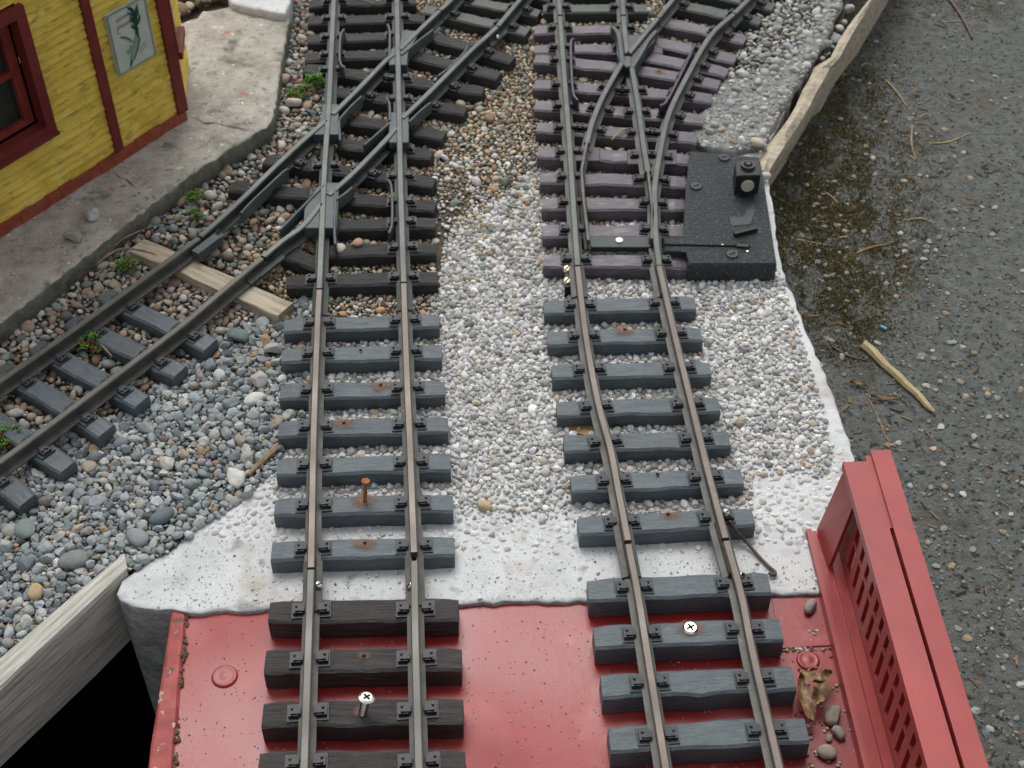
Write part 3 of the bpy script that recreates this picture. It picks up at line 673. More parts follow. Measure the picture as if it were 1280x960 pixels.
# --- 7. right bridge section
T7 = empty('track_section', ctr_((860, 830)), 'grey sleepered track section crossing the right side of the red deck', 'track', 'straight and curved track sections')
l7 = rail(T7, [(785.5, 680), (797, 740), (809, 815), (832, 958), (849, 1060)], [M['rail_grey'], M['head_brown']])
r7 = rail(T7, [(908, 676), (926, 740), (941, 815), (974, 958), (996, 1060)], [M['rail_grey'], M['head_brown']])
SD = []
for (xa, xb, ya, yb) in ((735, 962, 737, 728), (743, 977, 796, 786), (752, 993, 857, 847), (762, 1009, 924, 911), (774, 1030, 1000, 985)):
    SD.append(sleeper(T7, P(xa, ya, RB), P(xb, yb, RB), M['sl_grey'], (l7, r7), 'g', wd=.0130))
joiner(T7, 787, 690, ((785, 678), (797, 740)), M['rail_grey'], .032, shift=-.006); joiner(T7, 911, 690, ((908, 676), (926, 740)), M['rail_grey'], .032, shift=-.006)
sidescrew(T7, 908, 640, .0165, .0019, ax=(.5, -.3, .8)); sidescrew(T7, 927, 719, .0135, .0019, ax=(.5, -.3, .8))
stain(SD[1], 863, 786, .0045, False)
# --- 8. turnout
T8 = empty('track_turnout', ctr_((770, 180)), 'turnout with shiny purplish sleepers and switch blades at upper right', 'track turnout')
G8 = [M['rail_grey'], M['head_grey']]
ts = rail(T8, [(722, 331), (718, 275), (712.5, 190), (708.5, 135), (704, 75), (700, 20)], G8)
outer = rail(T8, [(824, 331), (819.5, 290), (818.5, 255), (818.5, 232), (825, 190), (836, 142), (859, 94), (888, 44), (917, 17)], G8)
blR = rail(T8, [(814.5, 298), (816, 265), (810, 214)], G8, sm=False, prof=[(x*.5, z) for x, z in PROF], label='closed switch blade touching the curved rail', reg=True)
stR = rail(T8, [(810, 214), (804, 178), (798.5, 135), (790, 84)], G8, sm=False)
stR2 = rail(T8, [(784, 66), (781, 40), (779.5, 20)], G8)
blL = rail(T8, [(735.5, 300), (728.5, 240), (727, 212), (733.5, 178)], G8, sm=False, prof=[(x*.5, z) for x, z in PROF], label='open switch blade beside the straight rail', reg=True)
inn = rail(T8, [(733.5, 178), (741, 150), (753.5, 120), (770, 90), (778, 77)], G8)
inn2 = rail(T8, [(786, 66), (800, 49), (822, 22)], G8)
allt = [ts, outer, stR, stR2, inn, inn2]
SP = []
for (a, b) in (((668, 36), (792, 36)), ((822, 24), (932, 49)), ((668, 60), (828, 61)), ((818, 51), (920, 73)), ((668, 73), (798, 86)), ((800, 68), (909, 90)), ((794, 86), (899, 105)), ((668, 104), (890, 122)),
               ((669, 130), (879, 148)), ((671, 158), (871, 172)), ((672, 189), (862, 199)), ((675, 221), (857, 227)), ((677, 254), (856, 255)), ((678, 288), (856, 288)), ((679, 325), (858, 327))):
    SP.append(sleeper(T8, P(*a, RB), P(*b, RB), M['sl_purple'], allt, 'd', wd=.0125))
stain(SP[6], 824, 90, .0030)
plate(T8, 'frog', [(771, 44), (782, 44), (797, 44), (820, 40), (818, 52), (795, 75), (788, 84), (776, 84), (771, 66)], .0102, .0162, M['frog_purple'])
plate(T8, 'frog_nose', [(781, 70), (788, 70), (790, 82), (783, 84), (779, 80)], .0163, RH, M['frog'])
for q in ([(778, 77), (775.5, 58), (772.5, 41), (766, 33)], [(790, 84), (800, 68), (809, 52), (820, 38)]):
    strip_rail(T8, 'wing_rail', q, .0030, .0104, RH+.0002, M['frog'])
for q in ([(717, 48), (713.5, 56), (716, 112), (722, 125)], [(866.5, 55), (865, 63), (836, 122), (825, 132)]):
    strip_rail(T8, 'guard_rail', q, .0018, .0104, RH+.0003, M['frog_purple'])
for q in ([(700, 184), (750, 184), (750, 201), (700, 201)], [(784, 187), (846, 187), (846, 205), (784, 205)]):
    plate(T8, 'hinge_plate', q, RB, RB+.0009, M['frog_purple'])
plate(T8, 'tie_bar', [(736, 295), (815, 295), (817, 309), (738, 309)], .0080, .0118, M['box_smooth'])
bm = bmesh.new(); cyl(bm, P(774, 301, .0118), .0022, .0008, 8); obj('tie_bar_button', bm, M['brass'], T8)
bm = bmesh.new(); cyl(bm, P(812, 300, .0130), .0013, .0016, 8, ax=(.3, 0, 1)); obj('blade_pin', bm, M['brass'], T8)
joiner(T8, 723, 342, ((722, 333), (728, 385)), M['rail_grey'], .026, shift=.0); joiner(T8, 826, 342, ((824, 332), (833, 375)), M['rail_grey'], .026)
# --- 9/10. tracks beyond the turnout
T9 = empty('track_section', ctr_((745, 0)), 'greenish black sleepered straight track section behind the turnout at the top edge', 'track', 'straight and curved track sections')
l9 = rail(T9, [(700, 18), (698.7, 0), (695, -60)], G8); r9 = rail(T9, [(779.3, 18), (778, 0), (774, -60)], G8)
for (a, b) in (((679, 10), (809, 10)), ((680, -10), (806, -12)), ((681, -30), (804, -32))): sleeper(T9, P(*a, RB), P(*b, RB), M['sl_green'], (l9, r9), 'd')
T10 = empty('track_section', ctr_((900, 0)), 'greenish black sleepered curved track section leaving the turnout to the upper right', 'track', 'straight and curved track sections')
l10 = rail(T10, [(823, 21), (840, 0), (880, -48)], G8); r10 = rail(T10, [(918, 16), (934, 0), (980, -48)], G8)
for (a, b) in (((837, 3), (951, 26)), ((868, -14), (967, 8)), ((885, -32), (985, -10))): sleeper(T10, P(*a, RB), P(*b, RB), M['sl_green'], (l10, r10), 'd')
joiner(T10, 921, 13, ((917, 17), (934, 0)), M['rail_green'], .022)

# ------------------------------------------------------------------ switch motor box
SBX = empty('switch_motor_box', ctr_((905, 270)), 'black granular plastic switch motor box beside the purplish turnout', 'switch motor')
bz = .0145
outl = [(862, 188), (949, 196), (953, 216), (957, 242), (971, 330), (860, 330), (859, 314), (830, 314), (830, 297), (856, 297), (855, 281), (857, 240)]
bm = bmesh.new(); prism(bm, ccw([P(*q, bz) for q in outl]), .0005, bz)
bmesh.ops.bevel(bm, geom=[e for e in bm.edges if all(abs(v.co.z-bz) < 1e-6 for v in e.verts)], offset=.0008, segments=2, affect='EDGES')
obj('housing', bm, M['switchbox'], SBX)
cc = [P(*q, bz+.0165) for q in ((919, 201), (948, 198), (951, 219), (921, 220))]
bm = bmesh.new(); prism(bm, ccw([Vector((c.x, c.y, 0)) for c in cc]), bz+.0015, bz+.0165)
bmesh.ops.bevel(bm, geom=bm.edges[:], offset=.0005, segments=2, affect='EDGES')
fc = (cc[2]+cc[3])/2; fn = Vector((0, -1, 0))
lamp = obj('lamp_block', bm, M['black'], SBX)
tc_ = sum(cc, Vector())/4
bm = bmesh.new()
import itertools
for rr, hh, z_ in ((.0045, .0022, bz+.0165), ): cyl(bm, Vector((tc_.x, tc_.y+.0005, z_)), rr, hh, 20, rr*.95)
obj('knob_ring', bm, M['box_smooth'], lamp)
bm = bmesh.new(); cyl(bm, Vector((tc_.x, tc_.y+.0005, bz+.0188)), .0029, .0002, 18); obj('knob_hole', bm, M['hole'], lamp)
bm = bmesh.new(); cyl(bm, Vector((tc_.x, tc_.y+.0005, bz+.0190)), .0016, .0006, 14); obj('knob_screw', bm, M['zinc'], lamp).data.materials[0] = M['box_smooth']
bm = bmesh.new(); cyl(bm, Vector((fc.x, fc.y+.0002, bz+.0090)), .0042, .0016, 20, .0038, ax=fn); obj('lens', bm, M['lamp_lens'], lamp)
bm = bmesh.new(); cyl(bm, Vector((fc.x, fc.y-.003+.006, bz+.0002)), .0045, .0022, 14); obj('lamp_stub', bm, M['black'], SBX)
for q in ((905, 198), (870, 234), (915, 319)):
    bm = bmesh.new(); p = P(*q, bz); cyl(bm, p, .0038, .0012, 18, .0033); cyl(bm, p+Vector((0, 0, .0012)), .0022, .0002, 14, .0018)
    s = obj('cover_screw', bm, M['box_smooth'], SBX)
    bm = bmesh.new(); box(bm, p+Vector((0, 0, .00150)), (.0042, .0007, .0002), .4); obj('slot', bm, M['hole'], s)
def bar(name, a, b, wd, z0, z1, m, par):
    A, B = P(*a, z1), P(*b, z1); d = (B-A).normalized(); n = Vector((-d.y, d.x, 0))*wd/2; bm = bmesh.new()
    prism(bm, [A+n, A-n, B-n, B+n], z0, z1); return obj(name, bm, m, par)
bar('lever_bar', (918, 291), (946, 284), .0022, bz, bz+.003, M['black'], SBX)
bar('push_rod', (829, 305), (938, 307), .0009, bz, bz+.0008, M['hole'], SBX)
bar('push_rod_end', (921, 306), (936, 307), .0026, bz, bz+.0014, M['black'], SBX)
for q in ((903, 307), (934, 315)):
    bm = bmesh.new(); cyl(bm, P(*q, bz), .0008, .0007, 8); obj('contact_pin', bm, M['zinc'], SBX)
bm = bmesh.new(); prism(bm, ccw([P(*q, bz+.0002) for q in ((934, 240), (942, 240), (944, 262), (938, 280), (914, 282), (912, 272), (930, 270), (936, 256))]), bz-.0004, bz+.0002)
obj('smooth_inset', bm, M['box_smooth'], SBX)

# ------------------------------------------------------------------ red deck
DZ = -.0030
dk = empty('bridge_deck', ctr_((600, 860)), 'glossy red bridge deck with a raised rusty left rim below the tracks', 'bridge deck')
front_y = -.05
lA, lB = P(215, 765, DZ), P(186, 960, DZ); ld = (lB-lA).normalized()
rA, rB = P(1030, 745, DZ), P(1115, 960, DZ); rd = (rB-rA).normalized()
lC = lA+ld*.38; rC = rA+rd*.38
seamL, seamR = P(240, 830, DZ), P(1040, 806, DZ)
backpts = [P(x, y, DZ) for x, y in ((215, 768), (335, 765), (575, 757), (735, 753), (900, 748), (1060, 744))]
bm = bmesh.new(); prism(bm, ccw([p.copy() for p in backpts]+[rC, lC]), DZ-.010, DZ)
obj('deck_plate', bm, M['red'], dk)
# overlapping thin cover plate at the back right
bm = bmesh.new(); prism(bm, ccw([P(x, y, DZ+.0008) for x, y in ((965, 748), (1055, 745), (1070, 804), (975, 810))]), DZ-.0002, DZ+.0007); obj('cover_plate', bm, M['red'], dk)
lI = P(234, 765, DZ); lI2 = lI+((P(217, 960, DZ)-lI).normalized())*.38
bm = bmesh.new(); n = 26; rings = []
for i in range(n+1):
    a = lA.lerp(lC, i/n); b = lI.lerp(lI2, i/n); j = lambda s=.0004: random.uniform(-s, s)
    rings.append([bm.verts.new((a.x+j(), a.y, DZ-.022)), bm.verts.new((a.x+j(), a.y, DZ+.0008)), bm.verts.new((a.x+.0012+j(), a.y, DZ+.0016+j())), bm.verts.new((b.x-.0012+j(), b.y, DZ+.0016+j())), bm.verts.new((b.x+j(), b.y, DZ+.0003)), bm.verts.new((b.x-.003, b.y, DZ-.022))])
for r0, r1_ in zip(rings, rings[1:]):
    for k in range(6): bm.faces.new((r0[k], r0[(k+1) % 6], r1_[(k+1) % 6], r1_[k]))
bm.faces.new(rings[0]); bm.faces.new(rings[-1][::-1])
obj('rim', bm, mat('red_worn_rim', [(.22, .035, .03), (.36, .075, .07)], 90, .5, .6, bscale=500, bdist=.0008, spots=[((.10, .045, .03), 100, .60, .06), ((.45, .36, .34), 200, .64, .05)]), dk)
# grime line beside the rim, made of crumbs
bm = bmesh.new()
for i in range(420):
    t = random.random()**1.2+.05*noise.noise(Vector((i*.3, 0, 0))); t = abs(t)
    if noise.noise(Vector((t*14, 2, 0))) < -.12: continue
    p = lI.lerp(lI2, t*.75)+Vector((random.gauss(.0003, .0006), random.uniform(-.001, .001), .0006+.0006*random.random())); s = random.choice((.0003, .0004, .0006, .0006, .0009, .0014))*random.uniform(.7, 1.2)
    m_ = Matrix.Translation(p) @ Matrix.Rotation(random.random()*6, 4, 'Z') @ Matrix.Diagonal((s, s*.8, s*.7, 1))
    bmesh.ops.create_icosphere(bm, subdivisions=1, radius=1, matrix=m_)
g_ = obj('grime_crumbs', bm, M['grime'], dk); g_['kind'] = 'stuff'; g_['label'] = 'brown grime along the inner edge of the rim'
for (x, y), r in (((281, 846), .0062), ((1010, 826), .0055)):
    bm = bmesh.new(); p = P(x, y, DZ); 
    prev = None; nseg = 28
    for rr, hh in ((r, 0), (r*.96, .0007), (r*.84, .0012), (r*.72, .0009), (r*.35, .0012), (0.0001, .0014)):
        ring = [bm.verts.new((p.x+math.cos(2*math.pi*i/nseg)*rr, p.y+math.sin(2*math.pi*i/nseg)*rr, DZ+hh)) for i in range(nseg)]
        if prev:
            for i in range(nseg): bm.faces.new((prev[i], prev[(i+1) % nseg], ring[(i+1) % nseg], ring[i]))
        prev = ring
    bm.faces.new(prev); o = obj('rivet_head', bm, M['red'], dk, smooth=True)

# ------------------------------------------------------------------ girder parapet (right)
GD = empty('girder_parapet', ctr_((1050, 800)), 'red slotted plate girder parapet standing at the right edge of the deck', 'girder')
GTOP = .060
t0, t1 = P(1070, 577, GTOP), P(1179, 960, GTOP)
gd = (t1-t0); gd.z = 0; gd.normalize(); gn = Vector((-gd.y, gd.x, 0)); gn = gn if gn.x > 0 else -gn     # gn points right/outwards
def gp(s, o, z): return Vector((t0.x, t0.y, z))+gd*s+gn*o
wid = (P(1085, 577, GTOP)-P(1054, 577, GTOP)).dot(gn)
s2a = (P(1087, 562, GTOP)-t0).dot(gn); s2b = (P(1112, 562, GTOP)-t0).dot(gn)
print('girder width', wid, 'strip2', s2a, s2b, 'len', (t1-t0).length)
GLEN = .40
def gbox(bm, s0, s1, o0, o1, z0, z1):
    a = [gp(s0, o0, 0), gp(s1, o0, 0), gp(s1, o1, 0), gp(s0, o1, 0)]; prism(bm, ccw([Vector((p.x, p.y, 0)) for p in a]), z0, z1)
def web(name, oc, s0, s1, z0, z1, pitch=.0098, th=.0022):
    bm = bmesh.new()
    gbox(bm, s0, s1, oc-th/2, oc+th/2, z0, z0+.008); gbox(bm, s0, s1, oc-th/2, oc+th/2, z1-.008, z1)
    gbox(bm, s0+.022, s1, oc-th/2, oc+th/2, (z0+z1)/2-.0013, (z0+z1)/2+.0013)
    gbox(bm, s0, s0+.022, oc-th/2, oc+th/2, z0+.009, z1-.009)
    s = s0+.022+pitch*.6
    while s < s1:
        for a, b in ((z0+.008, (z0+z1)/2-.0013), ((z0+z1)/2+.0013, z1-.008)): gbox(bm, s, s+pitch*.56, oc-th/2, oc+th/2, a, b)
        s += pitch
    return obj(name, bm, M['red_plastic'], GD)
hw = wid/2
bm = bmesh.new(); gbox(bm, 0, .040, -hw, hw, GTOP-.0022, GTOP); gbox(bm, .040, GLEN, -hw, hw+.0008, GTOP-.0022, GTOP); gbox(bm, 0, GLEN, -hw-.0004, -hw+.0008, GTOP-.0040, GTOP+.0004)
obj('top_flange', bm, M['red_plastic'], GD)
bm = bmesh.new(); gbox(bm, -.006, GLEN, s2a, s2b, GTOP-.003, GTOP+.001); gbox(bm, -.004, .040, hw-.0004, s2a+.0005, GTOP-.004, GTOP-.0006)
obj('outer_top_flange', bm, M['red_plastic'], GD)
web('web', 0.0, .002, GLEN, .002, GTOP-.0022)
ow = web('outer_web', (s2a+s2b)/2, -.002, GLEN, -.01, GTOP-.003)
bm = bmesh.new(); gbox(bm, .0, GLEN, (s2a+s2b)/2+.0012, (s2a+s2b)/2+.0024, .026, GTOP-.004); obj('backing_plate', bm, M['red_plastic'], GD)
# bottom flange towards the deck
f0_, f1_ = P(1008, 661, .004), P(1072, 946, .004)
of0 = (f0_-t0).dot(gn); of1 = (f1_-t0).dot(gn); sf0 = (f0_-t0).dot(gd); print('bottom flange offs', of0, of1, sf0)
bm = bmesh.new(); gbox(bm, sf0, GLEN, of0, -.0012, DZ-.001, .0022); gbox(bm, sf0, GLEN, of0, of0+.0025, .0022, .0040); gbox(bm, sf0, GLEN, -.0060, -.0012, .0022, .0042)
obj('bottom_flange', bm, M['red_plastic'], GD)
bm = bmesh.new(); gbox(bm, -.004, GLEN, .0012, s2b, -.014, .0005); obj('bottom_chord', bm, M['red_plastic'], GD)
# inclined end gusset
a, b = P(1021, 662, .004), P(1036, 708, .004); c, d = gp(.022, -hw+.001, GTOP-.002), gp(.001, -hw+.001, GTOP-.002)
bm = bmesh.new(); off = Vector((.0018, 0, 0)); v = [bm.verts.new(q) for q in (a, b, c, d)]; v2 = [bm.verts.new(q+off) for q in (a, b, c, d)]
bm.faces.new(v); bm.faces.new(v2[::-1])
for i in range(4): bm.faces.new((v[i], v[(i+1) % 4], v2[(i+1) % 4], v2[i]))
obj('end_gusset', bm, M['red_plastic'], GD)

# ------------------------------------------------------------------ loose hardware
def screw_up(name, base, top, rh, rs, m, label, cat, thread=True, cross=True):
    base, top = Vector(base), Vector(top); ax = (top-base).normalized(); L = (top-base).length
    root = empty(name, base, label, cat)
    bm = bmesh.new(); q = Vector((0, 0, 1)).rotation_difference(ax)
    k = 34 if thread else 6; pts = [base+ax*(L*i/k) for i in range(k+1)]
    tube(bm, pts, [rs*(1.0 if (not thread or i % 3) else 1.45)*(1 if i > 3 or not thread else .5+.15*i) for i in range(k+1)], 10); obj('shank', bm, m, root, smooth=True)
    bm = bmesh.new()
    if thread:
        cyl(bm, top-ax*.0006, rs, .0012, 20, rh, ax); cyl(bm, top+ax*.0006, rh, .0006, 20, rh*.72, ax)
    else: cyl(bm, top, rh*.95, .0011, 16, rh, ax)
    h = obj('head', bm, m, root)
    if cross:
        bm = bmesh.new(); u = ax.orthogonal().normalized(); v = ax.cross(u); c = top+ax*.00135
        for a_, b_ in ((u, v), (v, u)): bm.faces.new([bm.verts.new(c+a_*x*rh*.5+b_*y*rh*.12) for x, y in ((-1, -1), (1, -1), (1, 1), (-1, 1))]); c = c+ax*.00002
        obj('cross_recess', bm, M['hole'], h)
    return root
bs = P(452, 893, RB); scr = screw_up('loose_screw', bs+Vector((0, 0, -.002)), P(458, 873, RB+.0100)+Vector((0, 0, 0)), .0036, .0014, M['zinc'], 'bright cross-head screw standing loose in a dark brown sleeper', 'screw')
screw_up('rusty_nail', P(456, 629, RB-.001), P(457, 603, RB+.0125), .0022, .0010, M['rust'], 'rusty nail sticking up from a grey sleeper of the left track', 'nail', thread=False, cross=False)
bm = bmesh.new(); p = P(863, 785, RB+.0006); cyl(bm, p, .0037, .0009, 20, .0028)
o = obj('flush_screw', bm, M['zinc']); tag(o, 'bright cross-head screw driven flush into a grey sleeper on the red deck', 'screw')
bm = bmesh.new()
for a in (.5, .5+math.pi/2): box(bm, p+Vector((0, 0, .00102)), (.0042, .0009, .0002), a)
obj('cross_recess', bm, M['hole'], o)
# feeder clamp with two brass screws
FC = empty('feeder_clamp', ctr_((712, 350)), 'black rail clamp with two slotted brass screws beside the left rail below the turnout', 'rail clamp')
bm = bmesh.new(); prism(bm, ccw([P(*q, .0085) for q in ((706, 334), (716, 334), (718, 357), (706, 359))]), .001, .0085)
prism(bm, ccw([P(*q, .0085) for q in ((729, 355), (734, 355), (734, 363), (729, 363))]), .002, .009)
prism(bm, ccw([P(*q, .006) for q in ((716, 349), (730, 349), (730, 357), (716, 357))]), .002, .006); obj('clamp_body', bm, M['black'], FC)
sidescrew(FC, 709, 336, .0095, .0027, 'brass', (-.1, -.35, .9), 'brass_screw'); sidescrew(FC, 709, 351, .0095, .0027, 'brass', (-.1, -.35, .9), 'brass_screw')
# wire
pts = [P(911, 651, .012), P(921, 664, .008), P(935, 680, .003), P(950, 697, .0016), (P(962, 709, .0016)), P(968, 714, .0016), P(969, 718, .0016), P(965, 719, .0018), P(961, 716, .002)]
bm = bmesh.new(); tube(bm, smoothline(pts, 4), .0009, 8); o = obj('feeder_wire', bm, M['wire'], smooth=True); tag(o, 'stiff brown wire with a hooked end lying on the white concrete by the right rail', 'wire')

# ------------------------------------------------------------------ stones
def ico(sub):
    bm = bmesh.new(); bmesh.ops.create_icosphere(bm, subdivisions=sub, radius=1); bm.verts.ensure_lookup_table()
    v = np.array([x.co[:] for x in bm.verts]); f = np.array([[q.index for q in x.verts] for x in bm.faces]); bm.free(); return v, f
ICO = {s: ico(s) for s in (1, 2, 3)}
def template(sub, k, angular):
    v, f = ICO[sub]; out = []
    for _ in range(k):
        u = v.copy()
        for _i in range(5 if angular else 3):
            d = rng.normal(size=3); d /= np.linalg.norm(d)
            if angular:
                h = rng.uniform(.45, .85); t = u @ d; m = t > h; u[m] -= np.outer(t[m]-h, d)      # cut facets
            else:
                ph = rng.uniform(0, 6); u *= (1+.10*np.sin(2.2*(u @ d)+ph))[:, None]
        if not angular:
            d = rng.normal(size=3); d /= np.linalg.norm(d); t = u @ d; h = rng.uniform(.55, .9); m = t > h; u[m] -= np.outer((t[m]-h)*.8, d)
        u += rng.normal(scale=.05 if angular else .012, size=u.shape)*(1 if sub < 3 else .5)
        out.append(u)
    return out, f
TPL = {(s, a): template(s, 14, a) for s in (1, 2, 3) for a in (False, True)}
def in_poly(x, y, poly):
    n = len(poly); c = np.zeros(np.shape(x), bool); j = n-1
    for i in range(n):
        xi, yi = poly[i]; xj, yj = poly[j]
        c ^= ((yi > y) != (yj > y)) & (x < (xj-xi)*(y-yi)/((yj-yi) or 1e-9)+xi); j = i
    return c
class Pack:
    def __init__(s, cell=.008): s.c = cell; s.g = {}
    def add(s, x, y, r): s.g.setdefault((int(x//s.c), int(y//s.c)), []).append((x, y, r))
    def ok(s, x, y, r, k):
        i, j = int(x//s.c), int(y//s.c)
        for a in (i-1, i, i+1):
            for b in (j-1, j, j+1):
                for (u, v, q) in s.g.get((a, b), ()):
                    d = (r+q)*k
                    if (x-u)**2+(y-v)**2 < d*d: return False
        return True
def seg_dist(x, y, A, B):
    ax, ay, bx, by = A.x, A.y, B.x, B.y; dx, dy = bx-ax, by-ay
    t = np.clip(((x-ax)*dx+(y-ay)*dy)/(dx*dx+dy*dy+1e-12), 0, 1)
    return np.hypot(x-ax-t*dx, y-ay-t*dy)
OBST = [[P(*q) for q in outl], [P(*q) for q in ((182, 299), (366, 379), (347, 400), (162, 320))], [P(*q) for q in ((704, 332), (720, 332), (720, 362), (704, 362))]]
def free_mask(x, y, r, rails=True):
    m = np.ones(x.shape, bool)
    for A, B, hw_ in FOOT:
        near = (np.abs(x-(A.x+B.x)/2) < .09) & (np.abs(y-(A.y+B.y)/2) < .09)
        if near.any():
            idx = np.where(near)[0]; d = seg_dist(x[idx], y[idx], A, B); m[idx[d < hw_+r[idx]*.40]] = False
    for ob in OBST: m &= ~in_poly(x, y, [(p.x, p.y) for p in ob])
    if rails:
        for pl in RAILS:
            for a, b in zip(pl, pl[1:]):
                d = seg_dist(x, y, a, b); m &= ~((d < .004+r*.6) & (r > .0038))
    return m
packer = Pack()
def scatter(name, polys, classes, palette, angular, mt, zf, sink=.35, label=None, flat=(.5, .8), fade=None, excl=None, k=.82, solo=0, tilt=.35, smooth=True, alt=None):
    """classes: (rmin, rmax, attempts). palette: list of (weight, rgb, var)."""
    allp = [[P(*q) for q in pl] for pl in polys]
    xs = [p.x for pl in allp for p in pl]; ys = [p.y for pl in allp for p in pl]
    S = []
    for (r0, r1_, n) in classes:
        x = rng.uniform(min(xs), max(xs), n); y = rng.uniform(min(ys), max(ys), n); r = rng.uniform(r0, r1_, n)
        m = np.zeros(n, bool)
        for pl in allp: m |= in_poly(x, y, [(p.x, p.y) for p in pl])
        if excl:
            for e in excl: m &= ~in_poly(x, y, [(P(*q).x, P(*q).y) for q in e])
        x, y, r = x[m], y[m], r[m]
        if fade is not None:
            px, py = proj(x, y, 0); f = rng.random(len(x)) < fade(px, py); x, y, r = x[f], y[f], r[f]
        m = free_mask(x, y, r); x, y, r = x[m], y[m], r[m]
        o_ = np.argsort(-r)
        for i in o_:
            if packer.ok(x[i], y[i], r[i], k): packer.add(x[i], y[i], r[i]); S.append((x[i], y[i], r[i]))
    S = np.array(S); n = len(S); wts = np.array([p[0] for p in palette], float); wts /= wts.sum()
    px, py = proj(S[:, 0], S[:, 1], 0)
    pal = rng.choice(len(palette), n, p=wts)
    if alt is not None:
        q = rng.random(n) < alt[1](px, py); a2 = np.array([p[0] for p in alt[0]], float); full = list(palette)+list(alt[0])
        pal = np.where(q, len(palette)+rng.choice(len(alt[0]), n, p=a2/a2.sum()), pal); palette = full
    cols = np.array([palette[i][1] for i in pal])*(1+rng.normal(size=(n, 1))*np.array([palette[i][2] for i in pal])[:, None]); cols = np.clip(cols, .01, .9)
    VV = []; FF = []; CC = []; base = 0
    for i in range(n):
        x, y, r = S[i]; sub = 1 if r < .0011 else (3 if r > .0038 else 2)
        tp, f = TPL[(sub, angular if not isinstance(angular, float) else rng.random() < angular)]; u = tp[rng.integers(len(tp))]
        s = np.array([r*rng.uniform(1.0, 1.25), r*rng.uniform(.78, 1.0), r*rng.uniform(*flat)])
        a = rng.uniform(0, 6.283); b = rng.normal()*tilt; c_ = rng.normal()*tilt
        Rz = np.array([[math.cos(a), -math.sin(a), 0], [math.sin(a), math.cos(a), 0], [0, 0, 1]])
        Rx = np.array([[1, 0, 0], [0, math.cos(b), -math.sin(b)], [0, math.sin(b), math.cos(b)]])
        Ry = np.array([[math.cos(c_), 0, math.sin(c_)], [0, 1, 0], [-math.sin(c_), 0, math.cos(c_)]])
        w_ = (u*s) @ (Rz @ Rx @ Ry).T
        zz = zf(px[i], py[i]) if callable(zf) else zf
        w_ += np.array([x, y, zz+s[2]*(1-2*sink)+rng.uniform(0, .0006)])
        VV.append(w_); FF.append(f+base); base += len(u); CC.append(np.tile(np.append(cols[i], 1), (len(u), 1)))
    V = np.concatenate(VV); F = np.concatenate(FF); C_ = np.concatenate(CC)
    o = np_mesh(name, V, F, C_, mt, smooth); tag(o, kind='stuff')
    if label: o['label'] = label
    print(name, n, 'stones', len(F), 'faces')
    return S
def np_mesh(name, V, F, C_, mt, smooth):
    me = bpy.data.meshes.new(name); k = F.shape[1]
    org = np.array([V[:, 0].mean(), V[:, 1].mean(), 0]); V = V-org
    me.vertices.add(len(V)); me.vertices.foreach_set('co', V.ravel().astype(np.float32))
    me.loops.add(F.size); me.loops.foreach_set('vertex_index', F.ravel().astype(np.int32))
    me.polygons.add(len(F)); me.polygons.foreach_set('loop_start', np.arange(0, F.size, k, dtype=np.int32))
    me.polygons.foreach_set('use_smooth', np.full(len(F), smooth)); me.update(calc_edges=True); me.validate()
    if C_ is not None:
        at = me.color_attributes.new('tint', 'FLOAT_COLOR', 'POINT'); at.data.foreach_set('color', C_.ravel().astype(np.float32))
    me.materials.append(mt); o = bpy.data.objects.new(name, me); sc.collection.objects.link(o); o.location = org
    return o
# ---- individual stones one can point at
def stone(px, py, r, col, label, name='stone', angular=False, z=0.0, asp=(1.2, .9, .7), rot=None, cat='stone', pack=True, zpix=None):
    p = P(px, py, z if zpix is None else zpix); tp, f = TPL[(3, angular)]; u = tp[rng.integers(len(tp))]*np.array(asp)*r
    a = rng.uniform(0, 6.28) if rot is None else rot
    u = u @ np.array([[math.cos(a), -math.sin(a), 0], [math.sin(a), math.cos(a), 0], [0, 0, 1]]).T
    u += np.array([p.x, p.y, z+r*asp[2]*.75])
    C_ = np.tile(np.array([*col, 1]), (len(u), 1)); o = np_mesh(name, u, f, C_, M['stone'], True)
    tag(o, label, cat); 
    if pack: packer.add(p.x, p.y, r*.95)
    return o
W_ = (.55, .54, .50); Gy = (.17, .19, .20)
stone(264, 556, .0, W_, 'x') if False else None
stone(342, 440, .00465, (.36, .35, .31), 'pale angular stone beside the left end of the second grey sleeper', angular=True, z=.002)
stone(324, 478, .00525, (.42, .41, .38), 'chunky off-white angular stone in the grey pebbles left of the third grey sleeper', angular=True, z=.002)
stone(300, 424, .00540, (.13, .18, .165), 'rounded dark green pebble just below the tan wooden strip', z=.002)
stone(33, 662, .00585, (.20, .24, .22), 'broad flat grey green pebble near the left edge of the picture', z=.002, asp=(1, .95, .5))
stone(95, 783-82, .0058, (.21, .22, .21), 'large oval grey pebble close to the wooden edge plank', z=.002, asp=(1.25, .8, .55), rot=.3)
stone(175, 674, .00510, (.24, .26, .27), 'smooth pale grey oval pebble near the tip of the edge plank', z=.002, asp=(1.3, .8, .55), rot=-.6)
stone(46, 742, .00390, (.42, .30, .17), 'orange tan pebble among grey ones above the edge plank', z=.002)
stone(296, 600, .00600, (.55, .54, .51), 'rough white cement lump at the gravel edge of the white block', name='cement_lump', angular=True, z=.001, asp=(.8, 1.3, .7), rot=.3, cat='cement lump')
stone(204, 648, .00525, (.13, .16, .17), 'dark slate grey pebble at the edge of the white block', z=.001, asp=(1.3, .8, .6), rot=.7)
stone(424, 312, .0036, (.50, .46, .38), 'cream round pebble resting on a crossing sleeper', z=.0092, asp=(1, .9, .6), pack=False)
